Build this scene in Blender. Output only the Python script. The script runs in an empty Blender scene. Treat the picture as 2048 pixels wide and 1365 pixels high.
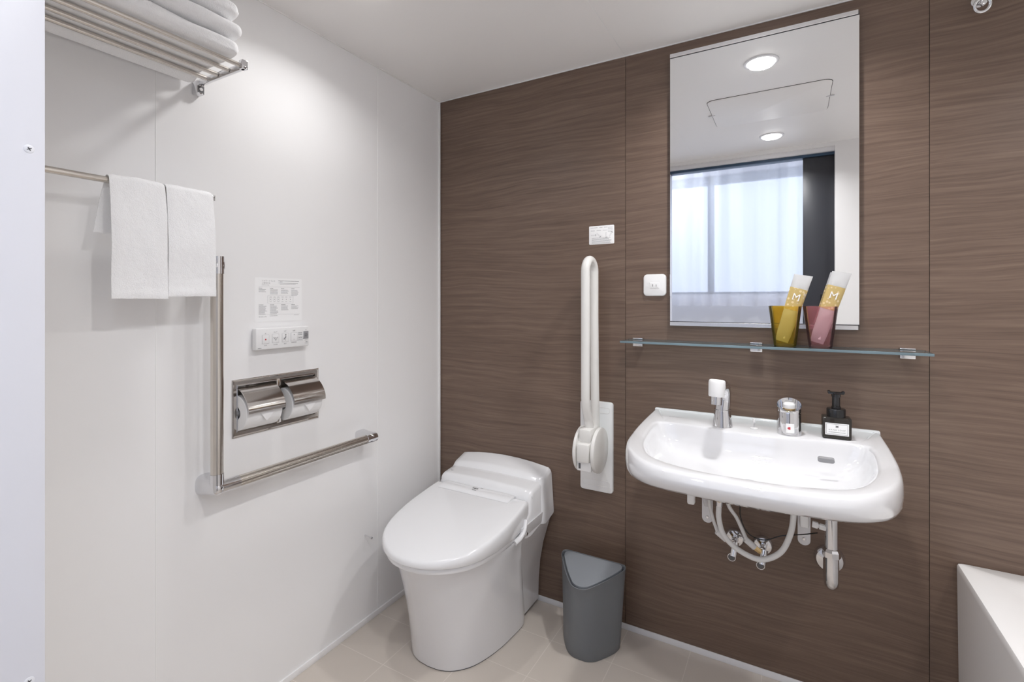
import bpy, bmesh, math, random
from mathutils import Vector, Matrix, noise

random.seed(7)
sc = bpy.context.scene
COL = sc.collection
PI = math.pi

# ------------------------------------------------------------------ camera
CAM = (1.44668, -1.85615, 1.26154)
cd = bpy.data.cameras.new('camera'); cam = bpy.data.objects.new('camera', cd); COL.objects.link(cam)
cam.location = CAM
cam.rotation_euler = (PI/2, 0, math.radians(29.6055))
cd.sensor_width = 36; cd.sensor_fit = 'HORIZONTAL'
cd.lens = 983.8/2048*36
cd.shift_y = -81.5/2048
cd.clip_start = 0.02; cd.clip_end = 60
sc.camera = cam

# ------------------------------------------------------------------ world, daylight, exposure
w = bpy.data.worlds.new('world'); sc.world = w; w.use_nodes = True
w.node_tree.nodes['Background'].inputs[0].default_value = (0.62, 0.78, 1.0, 1)
w.node_tree.nodes['Background'].inputs[1].default_value = 1.0
sc.view_settings.view_transform = 'Standard'; sc.view_settings.look = 'None'
sc.view_settings.gamma = 1; sc.view_settings.use_curve_mapping = False
sc.view_settings.exposure = 0.0
sc.cycles.max_bounces = 16; sc.cycles.diffuse_bounces = 8; sc.cycles.glossy_bounces = 6; sc.cycles.transparent_max_bounces = 32; sc.cycles.transmission_bounces = 12
LAMP = 5.75           # watts of each ceiling downlight
DAY = 12.8           # daylight through the window
al = bpy.data.lights.new('daylight', 'AREA'); al.shape = 'RECTANGLE'; al.size = 3.0; al.size_y = 1.5
al.energy = DAY; al.color = (0.84, 0.895, 1.0)
ao = bpy.data.objects.new('daylight', al); COL.objects.link(ao)
ao.location = (1.1, -3.35, 1.95); ao.rotation_euler = (-PI/2, 0, PI)   # shines towards +y
ao.rotation_euler = (PI/2, 0, 0)

# ------------------------------------------------------------------ materials
def nt(name):
    m = bpy.data.materials.new(name); m.use_nodes = True
    return m, m.node_tree.nodes, m.node_tree.links, m.node_tree.nodes['Principled BSDF']

def M(name, col, rough=.4, metal=0., coat=0., spec=.5, var=.0, bump=0., bscale=200., sss=0.):
    m, n, l, b = nt(name)
    b.inputs['Base Color'].default_value = (*col, 1)
    b.inputs['Roughness'].default_value = rough
    b.inputs['Metallic'].default_value = metal
    b.inputs['Coat Weight'].default_value = coat
    b.inputs['Coat Roughness'].default_value = .05
    b.inputs['Specular IOR Level'].default_value = spec
    if sss:
        b.inputs['Subsurface Weight'].default_value = sss
        b.inputs['Subsurface Radius'].default_value = (.01, .01, .01)
    tc = n.new('ShaderNodeTexCoord'); no = n.new('ShaderNodeTexNoise')
    no.inputs['Scale'].default_value = bscale; no.inputs['Detail'].default_value = 3
    l.new(tc.outputs['Object'], no.inputs['Vector'])
    if var or not bump:
        v = var or .02
        mr = n.new('ShaderNodeMapRange')
        mr.inputs[3].default_value = rough*(1-v); mr.inputs[4].default_value = rough*(1+v)
        l.new(no.outputs['Fac'], mr.inputs[0]); l.new(mr.outputs[0], b.inputs['Roughness'])
    if bump:
        bu = n.new('ShaderNodeBump'); bu.inputs['Strength'].default_value = bump
        bu.inputs['Distance'].default_value = .002
        l.new(no.outputs['Fac'], bu.inputs['Height']); l.new(bu.outputs[0], b.inputs['Normal'])
    return m

def thin_glass(name, tint, ior=1.45, rough=.02, milk=0., milkcol=(1, 1, 1)):
    m, n, l, b = nt(name)
    n.remove(b); out = n['Material Output']
    tr = n.new('ShaderNodeBsdfTransparent'); tr.inputs[0].default_value = (*tint, 1)
    gl = n.new('ShaderNodeBsdfGlossy'); gl.inputs['Roughness'].default_value = rough
    fr = n.new('ShaderNodeFresnel'); fr.inputs[0].default_value = ior
    mx = n.new('ShaderNodeMixShader')
    l.new(fr.outputs[0], mx.inputs[0])
    base = tr.outputs[0]
    if milk:
        df = n.new('ShaderNodeBsdfDiffuse'); df.inputs[0].default_value = (*milkcol, 1)
        tl = n.new('ShaderNodeBsdfTranslucent'); tl.inputs[0].default_value = (*milkcol, 1)
        ad = n.new('ShaderNodeMixShader'); ad.inputs[0].default_value = .5
        l.new(df.outputs[0], ad.inputs[1]); l.new(tl.outputs[0], ad.inputs[2])
        m2 = n.new('ShaderNodeMixShader'); m2.inputs[0].default_value = milk
        l.new(tr.outputs[0], m2.inputs[1]); l.new(ad.outputs[0], m2.inputs[2]); base = m2.outputs[0]
    l.new(base, mx.inputs[1]); l.new(gl.outputs[0], mx.inputs[2]); l.new(mx.outputs[0], out.inputs[0])
    return m

def emis(name, col, s):
    m, n, l, b = nt(name); n.remove(b)
    e = n.new('ShaderNodeEmission'); e.inputs[0].default_value = (*col, 1); e.inputs[1].default_value = s
    l.new(e.outputs[0], n['Material Output'].inputs[0]); return m

def math_n(n, l, op, a, b_=None):
    q = n.new('ShaderNodeMath'); q.operation = op
    for i, v in enumerate((a, b_)):
        if v is None: continue
        if isinstance(v, (int, float)): q.inputs[i].default_value = v
        else: l.new(v, q.inputs[i])
    return q.outputs[0]

def wood():
    m, n, l, b = nt('walnut_laminate')
    tc = n.new('ShaderNodeTexCoord'); sp = n.new('ShaderNodeSeparateXYZ'); l.new(tc.outputs['Object'], sp.inputs[0])
    x, z = sp.outputs[0], sp.outputs[2]
    idx = math_n(n, l, 'FLOOR', math_n(n, l, 'DIVIDE', math_n(n, l, 'SUBTRACT', x, .893), .9045))
    off = math_n(n, l, 'MULTIPLY', idx, 3.71)
    # slow warp so the streaks wander
    c1 = n.new('ShaderNodeCombineXYZ'); l.new(math_n(n, l, 'MULTIPLY', x, 1.6), c1.inputs[0]); l.new(off, c1.inputs[1]); l.new(math_n(n, l, 'MULTIPLY', z, 3.2), c1.inputs[2])
    n1 = n.new('ShaderNodeTexNoise'); n1.inputs['Scale'].default_value = 1.0; n1.inputs['Detail'].default_value = 2; l.new(c1.outputs[0], n1.inputs['Vector'])
    warp = math_n(n, l, 'MULTIPLY', n1.outputs['Fac'], .08)
    zz = math_n(n, l, 'ADD', z, warp)
    def streak(sx, sz, det):
        c = n.new('ShaderNodeCombineXYZ'); l.new(math_n(n, l, 'MULTIPLY', x, sx), c.inputs[0]); l.new(off, c.inputs[1]); l.new(math_n(n, l, 'MULTIPLY', zz, sz), c.inputs[2])
        t = n.new('ShaderNodeTexNoise'); t.inputs['Scale'].default_value = 1; t.inputs['Detail'].default_value = det; t.inputs['Roughness'].default_value = .6
        l.new(c.outputs[0], t.inputs['Vector']); return t.outputs['Fac']
    s1 = streak(2.6, 105, 6); s2 = streak(9, 300, 3); s3 = streak(.9, 14, 3)
    mixv = math_n(n, l, 'ADD', math_n(n, l, 'ADD', math_n(n, l, 'MULTIPLY', s1, .56), math_n(n, l, 'MULTIPLY', s2, .30)), math_n(n, l, 'MULTIPLY', s3, .14))
    cr = n.new('ShaderNodeValToRGB'); l.new(mixv, cr.inputs[0])
    e = cr.color_ramp.elements
    e[0].position = .30; e[0].color = (.099, .064, .046, 1)
    e[1].position = .72; e[1].color = (.232, .163, .123, 1)
    k = cr.color_ramp.elements.new(.48); k.color = (.150, .099, .073, 1)
    l.new(cr.outputs[0], b.inputs['Base Color'])
    b.inputs['Roughness'].default_value = .42
    bu = n.new('ShaderNodeBump'); bu.inputs['Strength'].default_value = .12; bu.inputs['Distance'].default_value = .001
    l.new(s2, bu.inputs['Height']); l.new(bu.outputs[0], b.inputs['Normal'])
    return m

def tiles():
    m, n, l, b = nt('beige_floor_tile')
    tc = n.new('ShaderNodeTexCoord'); sp = n.new('ShaderNodeSeparateXYZ'); l.new(tc.outputs['Object'], sp.inputs[0])
    def line(v, o, p, wd):
        f = math_n(n, l, 'FRACT', math_n(n, l, 'DIVIDE', math_n(n, l, 'ADD', v, o), p))
        d = math_n(n, l, 'MULTIPLY', math_n(n, l, 'ABSOLUTE', math_n(n, l, 'SUBTRACT', f, .5)), p)   # distance to the joint = p/2 - d
        return math_n(n, l, 'GREATER_THAN', d, p/2-wd)
    gx = line(sp.outputs[0], 10*.2283-.903, .2283, .0011); gy = line(sp.outputs[1], 20*.199, .199, .0011)
    g = math_n(n, l, 'MAXIMUM', gx, gy)
    no = n.new('ShaderNodeTexNoise'); no.inputs['Scale'].default_value = 3; no.inputs['Detail'].default_value = 4; l.new(tc.outputs['Object'], no.inputs['Vector'])
    cr = n.new('ShaderNodeValToRGB'); cr.color_ramp.elements[0].color = (.57, .515, .46, 1); cr.color_ramp.elements[1].color = (.63, .57, .51, 1); l.new(no.outputs['Fac'], cr.inputs[0])
    mx = n.new('ShaderNodeMix'); mx.data_type = 'RGBA'; l.new(g, mx.inputs[0]); l.new(cr.outputs[0], mx.inputs[6]); mx.inputs[7].default_value = (.72, .66, .60, 1)
    l.new(mx.outputs[2], b.inputs['Base Color']); b.inputs['Roughness'].default_value = .33
    bu = n.new('ShaderNodeBump'); bu.invert = True; bu.inputs['Strength'].default_value = .3; bu.inputs['Distance'].default_value = .001; l.new(g, bu.inputs['Height']); l.new(bu.outputs[0], b.inputs['Normal'])
    return m

def terry():
    m, n, l, b = nt('white_terry_cotton')
    b.inputs['Base Color'].default_value = (.95, .95, .955, 1); b.inputs['Roughness'].default_value = .95
    b.inputs['Sheen Weight'].default_value = .35; b.inputs['Sheen Roughness'].default_value = .5
    b.inputs['Specular IOR Level'].default_value = .1
    tc = n.new('ShaderNodeTexCoord'); a = n.new('ShaderNodeTexNoise'); a.inputs['Scale'].default_value = 420; a.inputs['Detail'].default_value = 3
    c = n.new('ShaderNodeTexNoise'); c.inputs['Scale'].default_value = 60; c.inputs['Detail'].default_value = 2
    l.new(tc.outputs['Object'], a.inputs['Vector']); l.new(tc.outputs['Object'], c.inputs['Vector'])
    s = math_n(n, l, 'ADD', math_n(n, l, 'MULTIPLY', a.outputs['Fac'], .6), math_n(n, l, 'MULTIPLY', c.outputs['Fac'], .9))
    bu = n.new('ShaderNodeBump'); bu.inputs['Strength'].default_value = .7; bu.inputs['Distance'].default_value = .003; l.new(s, bu.inputs['Height']); l.new(bu.outputs[0], b.inputs['Normal'])
    return m

def gold_print():
    m, n, l, b = nt('gold_printed_film')
    tc = n.new('ShaderNodeTexCoord'); v = n.new('ShaderNodeTexVoronoi'); v.inputs['Scale'].default_value = 95
    mp = n.new('ShaderNodeMapping'); mp.inputs['Scale'].default_value = (1, 1, 1.0); l.new(tc.outputs['Object'], mp.inputs[0]); l.new(mp.outputs[0], v.inputs['Vector'])
    cr = n.new('ShaderNodeValToRGB'); l.new(v.outputs['Distance'], cr.inputs[0])
    cr.color_ramp.elements[0].position = .28; cr.color_ramp.elements[0].color = (.74, .60, .36, 1)
    cr.color_ramp.elements[1].position = .40; cr.color_ramp.elements[1].color = (.55, .41, .16, 1)
    l.new(cr.outputs[0], b.inputs['Base Color']); b.inputs['Roughness'].default_value = .35
    return m

MAT = dict(
    wood=wood(), tile=tiles(), terry=terry(), gold=gold_print(),
    wall=M('white_wall_panel', (.87, .865, .865), .42, spec=.35),
    seam=M('panel_joint', (.88, .88, .87), .4),
    dseam=M('dark_joint', (.035, .02, .015), .6),
    ceil=M('white_ceiling_panel', (.91, .895, .88), .45, spec=.4),
    hatchgap=M('dark_gap', (.05, .05, .05), .8),
    trim=M('white_vinyl_trim', (.80, .80, .82), .35),
    porc=M('glazed_porcelain', (.75, .75, .765), .07, coat=.6),
    plast=M('white_glossy_plastic', (.84, .845, .86), .14, coat=.2),
    ivory=M('ivory_powder_coat', (.80, .79, .765), .25),
    wplast=M('white_matt_plastic', (.84, .84, .84), .35),
    chrome=M('chrome', (.74, .74, .755), .06, 1.),
    steel=M('polished_steel', (.69, .66, .63), .12, 1.),
    brushed=M('brushed_steel', (.66, .62, .57), .24, 1.),
    silver=M('mirror_silver', (.93, .94, .95), .0, 1.),
    alum=M('satin_aluminium', (.83, .83, .84), .22, 1.),
    black=M('black_plastic', (.012, .012, .013), .22),
    dgrey=M('dark_grey_rubber', (.08, .08, .085), .6),
    grey=M('grey_plastic', (.155, .165, .178), .42),
    lgrey=M('mid_grey_plastic', (.25, .268, .29), .42),
    paper=M('white_paper', (.93, .93, .93), .5),
    roll=M('white_tissue_paper', (.88, .88, .88), .9, bump=.2, bscale=500),
    ink=M('grey_ink', (.13, .13, .135), .6), inkl=M('light_grey_ink', (.42, .42, .43), .6),
    red=M('red_ink', (.55, .03, .05), .5), white=M('white_ink', (.9, .9, .9), .5),
    bkey=M('grey_button_print', (.30, .30, .31), .5),
    soap=M('dark_liquid_soap', (.13, .115, .10), .3),
    brass=M('brass', (.75, .55, .28), .25, 1.),
    hose=M('white_rubber_hose', (.78, .78, .77), .35),
    tub=M('tub_acrylic', (.92, .91, .90), .12, coat=.3),
    door=M('dark_grey_door_laminate', (.030, .032, .040), .4),
    jamb=M('white_door_frame', (.74, .74, .78), .4),
    bed=M('bedroom_wallpaper', (.86, .86, .88), .8, bump=.1, bscale=300),
    bedfloor=M('bedroom_floor', (.35, .31, .27), .5),
    wframe=M('dark_window_frame', (.04, .08, .14), .4),
    led=emis('lit_diffuser', (1.0, .98, .96), 14), bedfill=emis('bedroom_fill_glow', (.82, .88, 1.0), 29),  # the second is the glow of the added bedroom fill lamps
    gedge=thin_glass('shelf_glass_edge', (.55, .70, .76), milk=.55, milkcol=(.45, .60, .68)),
    glass=thin_glass('clear_glass', (.90, .96, .96)),
    pane=thin_glass('window_glass', (.98, .98, 1.0)),
    amber=thin_glass('amber_acrylic', (.96, .885, .58), ior=1.22, milk=.09, milkcol=(.85, .68, .15)),
    rose=thin_glass('rose_acrylic', (.97, .84, .86), ior=1.22, milk=.09, milkcol=(.88, .52, .56)),
    smoke=thin_glass('smoked_bottle', (.40, .36, .33), milk=.38, milkcol=(.15, .135, .12)),
    film=thin_glass('frosted_film', (.93, .93, .94), milk=.74, rough=.25),
    clearp=thin_glass('clear_plastic', (.95, .95, .96), milk=.22, rough=.1),
    sheer=thin_glass('sheer_curtain', (.97, .97, 1.0), ior=1.02, rough=.6, milk=.68, milkcol=(.96, .96, .98)),
)

# ------------------------------------------------------------------ mesh helpers
def finish(name, bm, mats, parent=None, smooth=35, loc=None):
    bmesh.ops.recalc_face_normals(bm, faces=bm.faces)
    me = bpy.data.meshes.new(name); bm.to_mesh(me); bm.free()
    if not isinstance(mats, (list, tuple)): mats = [mats]
    for m in mats: me.materials.append(MAT[m] if isinstance(m, str) else m)
    if smooth:
        for p in me.polygons: p.use_smooth = True
        me.set_sharp_from_angle(angle=math.radians(smooth))
    o = bpy.data.objects.new(name, me); COL.objects.link(o)
    if parent: 
        o.parent = parent
        o.matrix_parent_inverse = parent.matrix_basis.inverted() if not parent.parent else (parent.parent.matrix_basis @ parent.matrix_parent_inverse @ parent.matrix_basis).inverted()
    return o

def tag(o, label, cat, group=None, kind=None):
    o['label'] = label; o['category'] = cat
    if group: o['group'] = group
    if kind: o['kind'] = kind
    return o

def thing(name, loc, label, cat, group=None):
    o = bpy.data.objects.new(name, None); COL.objects.link(o); o.location = loc; o.empty_display_size = .02
    o.matrix_basis = Matrix.Translation(loc)
    return tag(o, label, cat, group)

def struct(o, label=None):
    o['kind'] = 'structure'
    if label: o['label'] = label
    return o

def B(): return bmesh.new()

def box(bm, x0, x1, y0, y1, z0, z1, bev=0, seg=2, mi=0, mat=None):
    vs = [bm.verts.new((x, y, z)) for x in (x0, x1) for y in (y0, y1) for z in (z0, z1)]
    f = [(0, 1, 3, 2), (4, 6, 7, 5), (0, 4, 5, 1), (2, 3, 7, 6), (0, 2, 6, 4), (1, 5, 7, 3)]
    fs = [bm.faces.new([vs[i] for i in q]) for q in f]
    for q in fs: q.material_index = mi
    if bev:
        es = list({e for q in fs for e in q.edges})
        r = bmesh.ops.bevel(bm, geom=es, offset=bev, segments=seg, profile=.5, affect='EDGES')
        vs = list({v for q in r['faces'] for v in q.verts} | {v for v in vs if v.is_valid})
    if mat is not None: bmesh.ops.transform(bm, matrix=mat, verts=[v for v in vs if v.is_valid])
    return vs

def loft(bm, rings, cap0=True, cap1=True, closed=True, mi=0):
    R = [[bm.verts.new(p) for p in r] for r in rings]
    n = len(R[0])
    for a, b in zip(R, R[1:]):
        for i in range(n if closed else n-1):
            j = (i+1) % n
            try: bm.faces.new((a[i], a[j], b[j], b[i])).material_index = mi
            except ValueError: pass
    if cap0: bm.faces.new(R[0][::-1]).material_index = mi
    if cap1: bm.faces.new(R[-1]).material_index = mi
    return R

def catmull(pts, n=8, closed=False):
    P = [Vector(p) for p in pts]; out = []
    m = len(P)
    rng = range(m) if closed else range(m-1)
    for i in rng:
        p0 = P[(i-1) % m] if (closed or i > 0) else P[0]*2-P[1]
        p1 = P[i]; p2 = P[(i+1) % m]
        p3 = P[(i+2) % m] if (closed or i+2 < m) else P[-1]*2-P[-2]
        for k in range(n):
            t = k/n
            out.append(.5*((2*p1)+(-p0+p2)*t+(2*p0-5*p1+4*p2-p3)*t*t+(-p0+3*p1-3*p2+p3)*t*t*t))
    if not closed: out.append(P[-1])
    return out

def tube(bm, path, r, seg=14, closed=False, cap=True, mi=0, flat=1.0):
    P = [Vector(p) for p in path]; rings = []
    n = len(P); prev = None
    for i in range(n):
        t = (P[(i+1) % n]-P[i-1]) if (closed or 0 < i < n-1) else (P[1]-P[0] if i == 0 else P[-1]-P[-2])
        t.normalize()
        if prev is None:
            a = Vector((0, 0, 1)) if abs(t.z) < .9 else Vector((1, 0, 0))
            u = t.cross(a).normalized()
        else:
            u = prev-t*prev.dot(t); u.normalize()
        prev = u; v = t.cross(u)
        rr = r(i/(n-1)) if callable(r) else r
        rings.append([P[i]+(u*math.cos(2*PI*k/seg)+v*math.sin(2*PI*k/seg)*flat)*rr for k in range(seg)])
    if closed:
        rings.append(rings[0]); loft(bm, rings, False, False, mi=mi); bmesh.ops.remove_doubles(bm, verts=bm.verts, dist=1e-6)
    else: loft(bm, rings, cap, cap, mi=mi)

def cyl(bm, a, b, r, seg=28, r2=None, mi=0):
    a, b = Vector(a), Vector(b); r2 = r if r2 is None else r2
    tube(bm, [a, b], lambda t: r+(r2-r)*t, seg, mi=mi)

def lathe(bm, prof, c=(0, 0, 0), axis='Z', seg=40, mi=0, cap0=True, cap1=True):
    rings = []
    for r, h in prof:
        ring = []
        for k in range(seg):
            a = 2*PI*k/seg; u, v = r*math.cos(a), r*math.sin(a)
            p = {'Z': (u, v, h), 'X': (h, u, v), 'Y': (v, h, u)}[axis]
            ring.append((c[0]+p[0], c[1]+p[1], c[2]+p[2]))
        rings.append(ring)
    loft(bm, rings, cap0, cap1, mi=mi)

def rrect(w, h, r, n=6):
    out = []
    for cx, cy, a0 in ((w/2-r, h/2-r, 0), (-w/2+r, h/2-r, 90), (-w/2+r, -h/2+r, 180), (w/2-r, -h/2+r, 270)):
        for k in range(n+1):
            a = math.radians(a0+90*k/n); out.append((cx+r*math.cos(a), cy+r*math.sin(a)))
    return out

def plate(bm, T, w, h, r, d, bev=.002, mi=0, n=6):
    """rounded plate: local xy outline, thickness d along local z, transformed by T"""
    rings = []
    for ins, z in ((0, 0), (0, d-bev), (bev*.3, d-bev*.3), (bev, d)):
        rings.append([T @ Vector((x, y, z)) for x, y in rrect(w-2*ins, h-2*ins, max(r-ins, .0004), n)])
    loft(bm, rings, mi=mi)

def frame_left(y, z, x=0.):     # text plane on the left wall (reads towards +y, faces +x)
    return Matrix(((0, 0, 1, x), (1, 0, 0, y), (0, 1, 0, z), (0, 0, 0, 1)))
def frame_back(x, z, y=0.):     # text plane on the back wall (reads towards +x, faces -y)
    return Matrix(((1, 0, 0, x), (0, 0, -1, y), (0, 1, 0, z), (0, 0, 0, 1)))

FONT = None
def text_bm(bm, s, size, T, align='LEFT', ext=.0001, bold=0.):
    cu = bpy.data.curves.new('t', 'FONT'); cu.body = s; cu.size = size; cu.align_x = align; cu.extrude = ext; cu.offset = bold
    cu.resolution_u = 3
    o = bpy.data.objects.new('t', cu); COL.objects.link(o)
    bpy.context.view_layer.update()
    me = bpy.data.meshes.new_from_object(o.evaluated_get(bpy.context.evaluated_depsgraph_get()))
    n0 = len(bm.verts); bm.from_mesh(me); bm.verts.ensure_lookup_table()
    bmesh.ops.transform(bm, matrix=T, verts=bm.verts[n0:])
    bpy.data.meshes.remove(me); bpy.data.objects.remove(o); bpy.data.curves.remove(cu)

def rect(bm, T, x0, x1, y0, y1, d=.0002, mi=0):
    box(bm, x0, x1, y0, y1, 0, d, mi=mi, mat=T)

def words(bm, T, x0, x1, y, h, rnd, mi=0, gap=.25):
    """a line of print too small to read: short ink dashes"""
    x = x0
    while x < x1-h:
        wd = h*(1.0+rnd.random()*2.2); e = min(x+wd, x1)
        rect(bm, T, x, e, y, y+h, mi=mi); x = e+h*gap*(1+rnd.random())

def outline_box(bm, T, x0, x1, y0, y1, t, mi=0):
    rect(bm, T, x0, x1, y0, y0+t, mi=mi); rect(bm, T, x0, x1, y1-t, y1, mi=mi)
    rect(bm, T, x0, x0+t, y0, y1, mi=mi); rect(bm, T, x1-t, x1, y0, y1, mi=mi)

def sym(pts, cx, N=40, smooth=True):
    """pts: (y, halfwidth) from the front tip to the back; closed ring of 2D points"""
    P = [Vector((p[1], p[0], 0)) for p in pts]
    if smooth: P = catmull(P, 10)
    L = [0]
    for a, b in zip(P, P[1:]): L.append(L[-1]+(b-a).length)
    out = []
    for k in range(N):
        t = L[-1]*k/(N-1); i = 0
        while i < len(L)-2 and L[i+1] < t: i += 1
        f = (t-L[i])/max(L[i+1]-L[i], 1e-9); out.append(P[i].lerp(P[i+1], min(f, 1)))
    right = [(cx+max(p.x, 0), p.y) for p in out]
    left = [(cx-max(p.x, 0), p.y) for p in out[1:-1]][::-1] if out[-1].x < 1e-4 else [(cx-max(p.x, 0), p.y) for p in out[1:]][::-1]
    return right+left

def inset(ring, c, f):
    return [(c[0]+(x-c[0])*f, c[1]+(y-c[1])*f) for x, y in ring]

def lerp(a, b, t): return a+(b-a)*t
def mixring(a, b, t): return [(lerp(p[0], q[0], t), lerp(p[1], q[1], t)) for p, q in zip(a, b)]

# ------------------------------------------------------------------ room shell
H = 2.2; XR = 2.65; YD = -1.634; YO = -1.744
bm = B(); box(bm, -.1, XR+.1, YO, .1, -.05, 0); floor = struct(finish('floor', bm, 'tile', smooth=0), 'beige square floor tiles')
# back wall: three walnut panels over a dark joint
bm = B()
for a, b in ((0.0, .8922), (.8938, 1.7972), (1.7988, XR)): box(bm, a, b, 0, .02, .02, H, mi=0)
box(bm, -.0, XR+.1, .004, .1, 0, H+.05, mi=1)
struct(finish('wall_back', bm, ['wood', 'dseam'], smooth=0), 'dark walnut grained panel wall')
# left wall: white panels, hole for the recessed paper holder
bm = B()
HY0, HY1, HZ0, HZ1 = -.985, -.702, .866, 1.006
for a, b in ((-1.1976, YO), (-.4035, .0)):
    box(bm, -.02, 0, min(a, b), max(a, b), 0, H)
box(bm, -.02, 0, -1.196, HY0, 0, H); box(bm, -.02, 0, HY1, -.4051, 0, H)
box(bm, -.02, 0, HY0, HY1, 0, HZ0); box(bm, -.02, 0, HY0, HY1, HZ1, H)
for y in (-1.1968, -.4043): box(bm, -.02, .0010, y-.0013, y+.0013, .022, H, mi=1)
box(bm, -.12, -.09, YO, .1, 0, H+.05)
struct(finish('wall_left', bm, ['wall', 'seam'], smooth=0), 'white panel wall')
bm = B(); box(bm, XR, XR+.1, YO, .1, 0, H+.05); struct(finish('wall_right', bm, 'wall', smooth=0))
# door side wall, with the doorway x .745 - 1.67
bm = B(); box(bm, -.1, .705, YO, YD, 0, H+.05); box(bm, 1.67, XR+.1, YO, YD, 0, H+.05); box(bm, .705, 1.67, YO, YD, 2.176, H+.05)
struct(finish('wall_front', bm, 'wall', smooth=0))
# ceiling with a joint and the inspection hatch
HX0, HX1, HCY0, HCY1 = 1.095, 1.601, -1.05, -.645
bm = B()
for a, b in ((-.1, .8915), (.8935, XR+.1)): box(bm, a, b, YO, .1, H, H+.06)
box(bm, .8915, .8935, YO, 0, H+.0008, H+.05, mi=1)
struct(finish('ceiling', bm, ['ceil', 'seam'], smooth=0), 'off-white ceiling panels')
hat = thing('inspection_hatch', ((HX0+HX1)/2, (HCY0+HCY1)/2, H), 'rectangular ceiling access hatch with rounded corners seen in the mirror', 'hatch')
bm = B(); Tc = Matrix.Translation(((HX0+HX1)/2, (HCY0+HCY1)/2, H)) @ Matrix.Rotation(PI, 4, 'X')
plate(bm, Tc, HX1-HX0, HCY1-HCY0, .035, .0015, .0003); finish('hatch_surround', bm, 'hatchgap', hat)
bm = B(); plate(bm, Tc, HX1-HX0-.004, HCY1-HCY0-.004, .034, .003, .001); finish('hatch_panel', bm, 'ceil', hat)
for s in (-1, 1):
    bm = B(); box(bm, -.016, .016, -.004, .004, -.006, 0, .001, mat=Matrix.Translation(((HX0+HX1)/2+s*(HX1-HX0)/2, (HCY0+HCY1)/2, H))); finish('latch', bm, 'trim', hat)

# baseboards and trims
bm = B(); box(bm, .0, XR, -.004, .0, 0, .022, .001); struct(finish('baseboard_back', bm, 'trim'))
bm = B(); box(bm, .0, .006, YD, -.004, 0, .022, .001); struct(finish('baseboard_left', bm, 'wall'))
bm = B(); box(bm, 0, XR, -.004, 0, H-.004, H, .0008); struct(finish('trim_1', bm, 'trim'))
bm = B(); box(bm, 0, .004, YD, -.004, H-.004, H, .0008); struct(finish('trim_2', bm, 'ceil'))
bm = B(); box(bm, 0, .007, -.012, -.004, .022, H-.004, .001); struct(finish('trim_3', bm, 'wall'))

# door frame in front at the left, with two screws
bm = B(); box(bm, .705, .715, YO-.004, YD, 0, 2.176, .0006); jb = struct(finish('door_1', bm, 'jamb'), 'white door frame lining at the left edge of the picture')
for z in (1.4287, .8405):
    bm = B(); lathe(bm, [(.0001, .0007), (.0034, .0007), (.0046, .0003), (.0047, 0)], (.715, -1.6475, z), 'X', 24)
    s_ = finish('screw', bm, 'trim', jb)
    bm = B()
    for a in (0, PI/2): box(bm, .0005, .0009, -.0022, .0022, -.0005, .0005, mat=Matrix.Translation((.715, -1.6475, z)) @ Matrix.Rotation(a+.5, 4, 'X'))
    finish('cross_recess', bm, 'ink', s_)
# header rails and the dark sliding door leaf, all seen in the mirror
bm = B(); box(bm, .715, 1.67, -1.672, -1.646, 2.150, 2.176, .001); struct(finish('trim_4', bm, 'trim'))
bm = B(); box(bm, .715, 1.67, -1.74, -1.674, 2.135, 2.176, .001); struct(finish('trim_5', bm, 'wframe'))
dl = struct(finish('door_2', (lambda b: (box(b, 1.508, 1.67, -1.73, -1.685, .01, 2.134, .001), b)[1])(B()), 'door'), 'dark grey sliding door leaf seen in the mirror')
bm = B(); box(bm, 1.60, 1.622, -1.687, -1.680, 1.19, 1.30, .003); finish('door_handle', bm, 'black', dl)

# ------------------------------------------------------------------ bedroom beyond the doorway (mirror and daylight)
BX0, BX1, BY, BH = -1.2, 3.4, -2.8, 2.5
bm = B(); box(bm, BX0, BX1, BY-.1, YO, -.05, 0); struct(finish('floor_bedroom', bm, 'bedfloor', smooth=0))
bm = B(); box(bm, BX0, BX1, BY-.1, YO, BH, BH+.05); struct(finish('ceiling_bedroom', bm, 'bed', smooth=0))
bm = B(); box(bm, BX0-.1, BX0, BY-.1, YO, 0, BH); struct(finish('wall_bedroom_left', bm, 'bed', smooth=0))
bm = B(); box(bm, BX1, BX1+.1, BY-.1, YO, 0, BH); struct(finish('wall_bedroom_right', bm, 'bed', smooth=0))
bm = B(); box(bm, BX0, -.12, YO, YO+.05, 0, BH); box(bm, XR+.1, BX1, YO, YO+.05, 0, BH); box(bm, -.12, XR+.1, YO, YO+.05, H+.06, BH); struct(finish('wall_bedroom_near', bm, 'bed', smooth=0))
WX0, WX1, WZ0, WZ1 = -.35, 2.5, 1.315, 2.36
bm = B(); box(bm, BX0, WX0, BY-.1, BY, 0, BH); box(bm, WX1, BX1, BY-.1, BY, 0, BH); box(bm, WX0, WX1, BY-.1, BY, 0, WZ0); box(bm, WX0, WX1, BY-.1, BY, WZ1, BH)
struct(finish('wall_bedroom_window', bm, 'bed', smooth=0))
bm = B(); wf = .05
box(bm, WX0, WX1, BY-.08, BY-.03, WZ0, WZ0+.02); box(bm, WX0, WX1, BY-.08, BY-.03, WZ1-.075, WZ1)
for x in (WX0, .80, WX1-wf): box(bm, x, x+wf, BY-.08, BY-.03, WZ0, WZ1)
wn = struct(finish('window_1', bm, 'wframe', smooth=0), 'window behind the sheer curtain, seen in the mirror')
bm = B(); box(bm, WX0, WX1, BY-.058, BY-.052, WZ0, WZ1); finish('pane', bm, 'pane', wn, smooth=0)
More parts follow.
